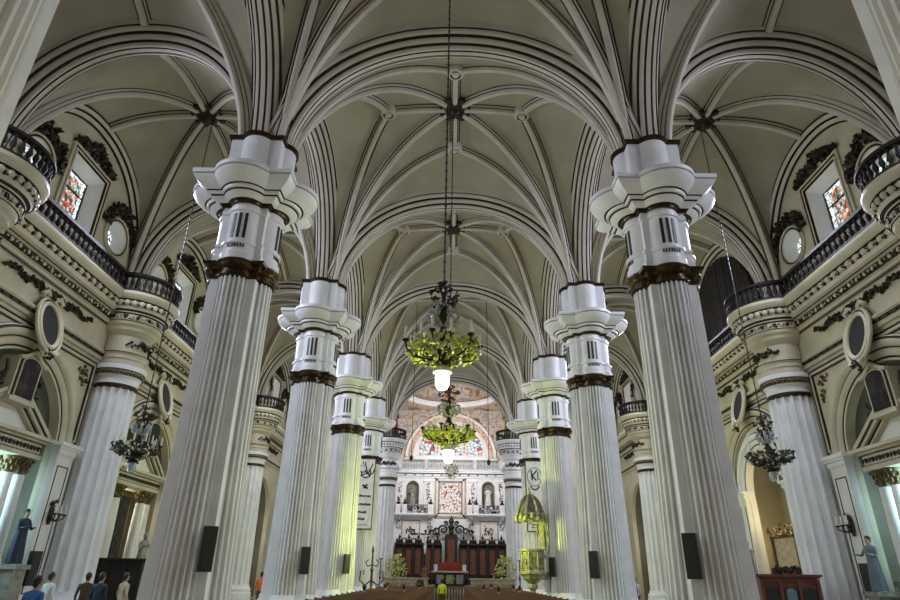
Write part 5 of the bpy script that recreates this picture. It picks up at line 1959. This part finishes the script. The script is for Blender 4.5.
# altar, red bench, crucifix
t = tag(empty('altar_table', (.05, 56.2, .9)), 'stone altar table with a gilded front in the middle of the sanctuary', 'altar')
mb = MB()
mb.box((0, 0, 1.14), (3.2, 1.1, .14), 0)
mb.build('tabletop', [TERRA], t)
mb = MB()
mb.box((0, .05, .54), (2.6, .8, 1.08), 0)
for q in (-1, 0, 1):
    mb.box((q * .85, -.37, .55), (.6, .05, .7), 1)
for k in range(24):
    mb.leaf((rnd.uniform(-.45, .45), -.42, rnd.uniform(.4, .75)), .09, 2, rnd, .4)
mb.build('base', [DARK, GREYST, LEAF], t)
for q in (-1, 1):
    mb = MB()
    mb.lathe([(.16, 0), (.16, .45), (.14, .5)], 12)
    tag(mb.build('altar_candle', [WHITEC], None, (.05 + q * 1.25, 56.2, 2.11)), 'thick white candle on the %s end of the altar table' % SIDE[q], 'candle')
t = tag(empty('bench', (.05, 60.2, .9)), 'red upholstered bench behind the altar table', 'bench')
mb = MB()
mb.box((0, .3, 1.2), (1.9, .16, 1.5), 0)
for k in range(5):
    mb.box((-.76 + .38 * k, .2, 1.65), (.34, .08, .5), 0)
mb.build('backrest', [REDC], t)
mb = MB()
mb.box((0, -.1, .5), (1.9, .7, .2), 0)
mb.build('seat', [REDC], t)
for q in (-1, 1):
    mb = MB()
    mb.box((q * .9, -.1, .2), (.12, .6, .4), 0)
    mb.build('leg', [WOOD], t)

t = tag(empty('crucifix', (-2.13, 55.6, .9)), 'tall dark crucifix with a pale figure on a gold foot beside the altar', 'crucifix')
mb = MB()
mb.lathe([(.42, 0), (.42, .3), (.30, .4), (.28, .9), (.20, 1.1), (.24, 1.25), (.08, 1.5)], 16)
mb.build('foot', [GOLD], t)
mb = MB()
mb.box((0, 0, 2.85), (.10, .10, 2.9), 0)
mb.box((0, 0, 4.10), (2.3, .10, .13), 0)
for x in (-1.15, 1.15):
    mb.ball((x, 0, 4.10), (.12, .07, .12), 0, 8, 5)
mb.ball((0, 0, 4.36), (.12, .07, .12), 0, 8, 5)
mb.build('cross', [DARK], t)
J = [((0, -.09, 3.35), .09), ((0, -.09, 3.6), .10), ((0, -.09, 3.85), .11), ((0, -.10, 3.97), .045), ((.03, -.14, 4.10), .085), ((-.15, -.09, 3.95), .05), ((-.42, -.08, 4.03), .035), ((-.66, -.07, 4.1), .025), ((.15, -.09, 3.95), .05), ((.42, -.08, 4.03), .035), ((.66, -.07, 4.1), .025),
     ((-.06, -.12, 3.1), .07), ((-.04, -.17, 2.85), .055), ((-.02, -.08, 2.5), .03), ((.06, -.12, 3.1), .07), ((.05, -.17, 2.85), .055), ((.02, -.08, 2.5), .03)]
E_ = [(0, 1), (1, 2), (2, 3), (3, 4), (2, 5), (5, 6), (6, 7), (2, 8), (8, 9), (9, 10), (0, 11), (11, 12), (12, 13), (0, 14), (14, 15), (15, 16)]
place('corpus', skin_mesh('corpus', J, E_, [PALE, WHITEC], lambda c: 1 if 3.2 < c.z < 3.42 else 0), t)['label'] = 'pale carved figure'


def bouquet(x, y, z, w, h, label, n=260):
    t = tag(empty('flower_arrangement', (x, y, z)), label, 'flowers')
    mb = MB()
    mb.lathe([(.22, 0), (.26, .1), (.14, .2), (.24, .5), (.28, .6)], 14)
    mb.build('vase', [BRONZE], t)
    mb = MB()
    for k in range(n):
        a, u = rnd.uniform(0, 6.28), rnd.random() ** .5
        zz = rnd.random()
        r = w / 2 * u * (1 - .6 * zz)
        mb.leaf((r * cos(a), r * sin(a) * .7, .45 + zz * h), .12, 0 if rnd.random() < .75 else 1, rnd, .35)
    mb.build('flowers', [LEAF, LEAFW], t)


bouquet(-4.35, 53.0, .9, 2.5, 1.9, 'yellow-green flower arrangement on the left of the sanctuary')
bouquet(4.55, 53.0, .9, 2.5, 1.9, 'yellow-green flower arrangement on the right of the sanctuary')


def candle_stand(x, y, z, h, label):
    t = tag(empty('candle_stand', (x, y, z)), label, 'candelabrum')
    mb = MB()
    mb.lathe([(.3, 0), (.3, .06), (.1, .16), (.05, .3), (.08, .5), (.04, .6), (.04, h * .5), (.09, h * .55), (.04, h * .6), (.04, h), (.16, h + .06), (.16, h + .1)], 12)
    mb.build('stand', [BRONZE], t)
    mb = MB()
    mb.lathe([(.06, h + .1), (.06, h + .6), (.01, h + .66)], 10)
    mb.build('candle', [WAX], t)


candle_stand(-5.4, 50.9, 0, 2.8, 'dark candle stand left of the sanctuary flowers')
candle_stand(5.5, 50.9, 0, 2.8, 'dark candle stand right of the sanctuary flowers')

# big gilded candelabrum by the left piers
t = tag(empty('gilded_stand', (-4.95, 41.6, 0)), 'ornate gilded processional stand with curled arms before the left banner pier', 'candelabrum')
mb = MB()
mb.lathe([(.45, 0), (.45, .12), (.2, .3), (.08, .5), (.12, .8), (.07, 1.0), (.07, 1.9), (.13, 2.0), (.06, 2.15), (.05, 3.0), (.1, 3.1), (.03, 3.4)], 14)
mb.build('stem', [GOLD], t)
for q in (-1, 1):
    mb = MB()
    mb.tube([(0, 0, 1.4), (q * .4, 0, 1.1), (q * .75, 0, 1.4), (q * .72, 0, 1.9), (q * .5, 0, 1.95), (q * .52, 0, 1.7)], .05, 8)
    mb.tube([(0, 0, 2.3), (q * .3, 0, 2.2), (q * .42, 0, 2.45), (q * .25, 0, 2.6)], .04, 8)
    mb.tube([(0, 0, .9), (q * .5, 0, .75), (q * .8, 0, .3)], .05, 8)
    mb.build('arm', [GOLD], t)

# parapets and rail before the sanctuary
for q in (-1, 1):
    t = tag(empty('parapet', (q * 3.25, 49.0, 0)), 'pale marble parapet with panels on the %s before the sanctuary' % SIDE[q], 'parapet')
    mb = MB()
    mb.box((0, 0, .75), (3.3, .5, 1.5), 0)
    mb.box((0, 0, 1.52), (3.5, .65, .12), 0)
    for k in (-1, 0, 1):
        mb.box((k * 1.0, -.26, .75), (.8, .04, .9), 1)
    mb.build('panelled_wall', [TERRA, GREYST], t)
t = tag(empty('altar_rail', (0, 47.4, 0)), 'gilded altar rail with balusters across the nave', 'rail')
mb = MB()
mb.box((0, 0, .95), (9.0, .25, .1), 0)
mb.box((0, 0, .06), (9.0, .25, .12), 0)
mb.build('rails', [GOLD], t)
for k in range(44):
    mb0 = None
    if k == 0:
        mb0 = MB()
        mb0.lathe([(.06, .1), (.035, .18), (.07, .36), (.07, .5), (.035, .7), (.06, .9)], 8)
        rb = mb0.mesh('baluster', [GOLD])
    place('baluster', rb, t, (-4.4 + 8.8 * k / 43, 0, 0))

# hanging wires with sanctuary lamps
for s, x, zz in ((-1, -2.55, 8.6), (1, 2.45, 8.4)):
    t = tag(empty('hanging_lamp', (x, 38.9, 0)), 'small dark lamp on a long thin wire, %s of the nave centre' % SIDE[s], 'lamp')
    mb = MB()
    mb.tube([(0, 0, zz), (0, 0, 20.1)], .022, 6)
    mb.build('wire', [BLACK], t)
    mb = MB()
    mb.lathe([(.02, .15), (.09, .1), (.14, 0), (.10, -.16), (.03, -.24)], 12, (0, 0, zz))
    mb.build('lamp', [BRONZE], t)

# ------------------------------------------------------------------ pews and congregation
pews = []
p0 = None
np_ = 0
for r in range(22):
    y = 18.0 + 1.25 * r
    for s in (-1, 1):
        lbl = 'oak pew, %s block, row %d counting away from the viewer' % (SIDE[s], r + 1)
        t = tag(empty('pew', (s * 2.55, y, 0)), lbl, 'pew', 'oak pews in the nave')
        if p0 is None:
            mb = MB()
            mb.box((0, -.02, .44), (3.0, .45, .06), 0)
            mb.build('seat', [PEWW], t)
            mb = MB()
            mb.box((0, -.28, .75), (3.0, .05, .5), 0)
            mb.box((0, -.28, 1.01), (3.04, .1, .06), 0)
            mb.build('backrest', [PEWW], t)
            for q in (-1, 1):
                mb = MB()
                mb.prism([(-.32, 0), (.26, 0), (.26, .5), (-.05, .62), (-.22, 1.06), (-.34, 1.06)], lambda a, b: (q * 1.52 - .03, a, b), lambda a, b: (q * 1.52 + .03, a, b), 0)
                mb.build('end_panel', [PEWW], t)
            p0 = t
        else:
            for ch in list(p0.children):
                c = ch.copy()
                COL.objects.link(c)
                c.parent = t

# seated and standing people (all facing the altar)
crowd = [(-3.6, 8, 'grey-blue', GREYC), (-2.1, 10, 'white', WHITEC), (-3.2, 12, 'brown', BROWNC), (-1.7, 15, 'navy', NAVY), (-3.7, 17, 'orange', ORANGE), (2.2, 9, 'navy', NAVY), (3.4, 11, 'white', WHITEC), (1.8, 13, 'red', REDC), (3.6, 15, 'blue', BLUE), (2.6, 18, 'grey', GREYC)]
for x, r, cn, cm in crowd:
    side = 'left' if x < 0 else 'right'
    build_person((x, 18.0 + 1.25 * r + .02, -.02), pi, 'dark-haired person in %s seated in a pew of the %s block, seen from behind' % (cn, side), cm, BROWNC, 'sit')
build_person((-.42, 39.5, 0), pi, 'person in a bright lime vest standing in the nave aisle', LIME, BROWNC, h=1.45)
build_person((-2.05, 46.3, 0), pi, 'person in black standing at the altar rail under the crucifix', BLACK, BLACK, h=1.7)
build_person((-8.77, 14.0, 0), radians(170), 'dark-haired person in a blue shirt standing in the left aisle', BLUE, NAVY, h=1.52)
standing = [(-11.9, 19.6, 'white', WHITEC, 160), (-11.35, 20.6, 'brown', BROWNC, 200), (-10.7, 20.2, 'navy', NAVY, 175), (-10.95, 22.2, 'orange', TERRA, 150)]
for x, y, cn, cm, r in standing:
    build_person((x, y, 0), radians(r), 'dark-haired person in %s standing among the group in the left aisle' % cn, cm, NAVY, h=1.58)
for x, y, cn, cm in ((-9.6, 33.5, 'an orange top', ORANGE), (10.2, 36.0, 'a white shirt', WHITEC), (9.75, 35.0, 'a black coat', BLACK)):
    build_person((x, y, 0), radians(180), 'person in %s standing far down the %s aisle' % (cn, 'left' if x < 0 else 'right'), cm, BROWNC, h=1.7)
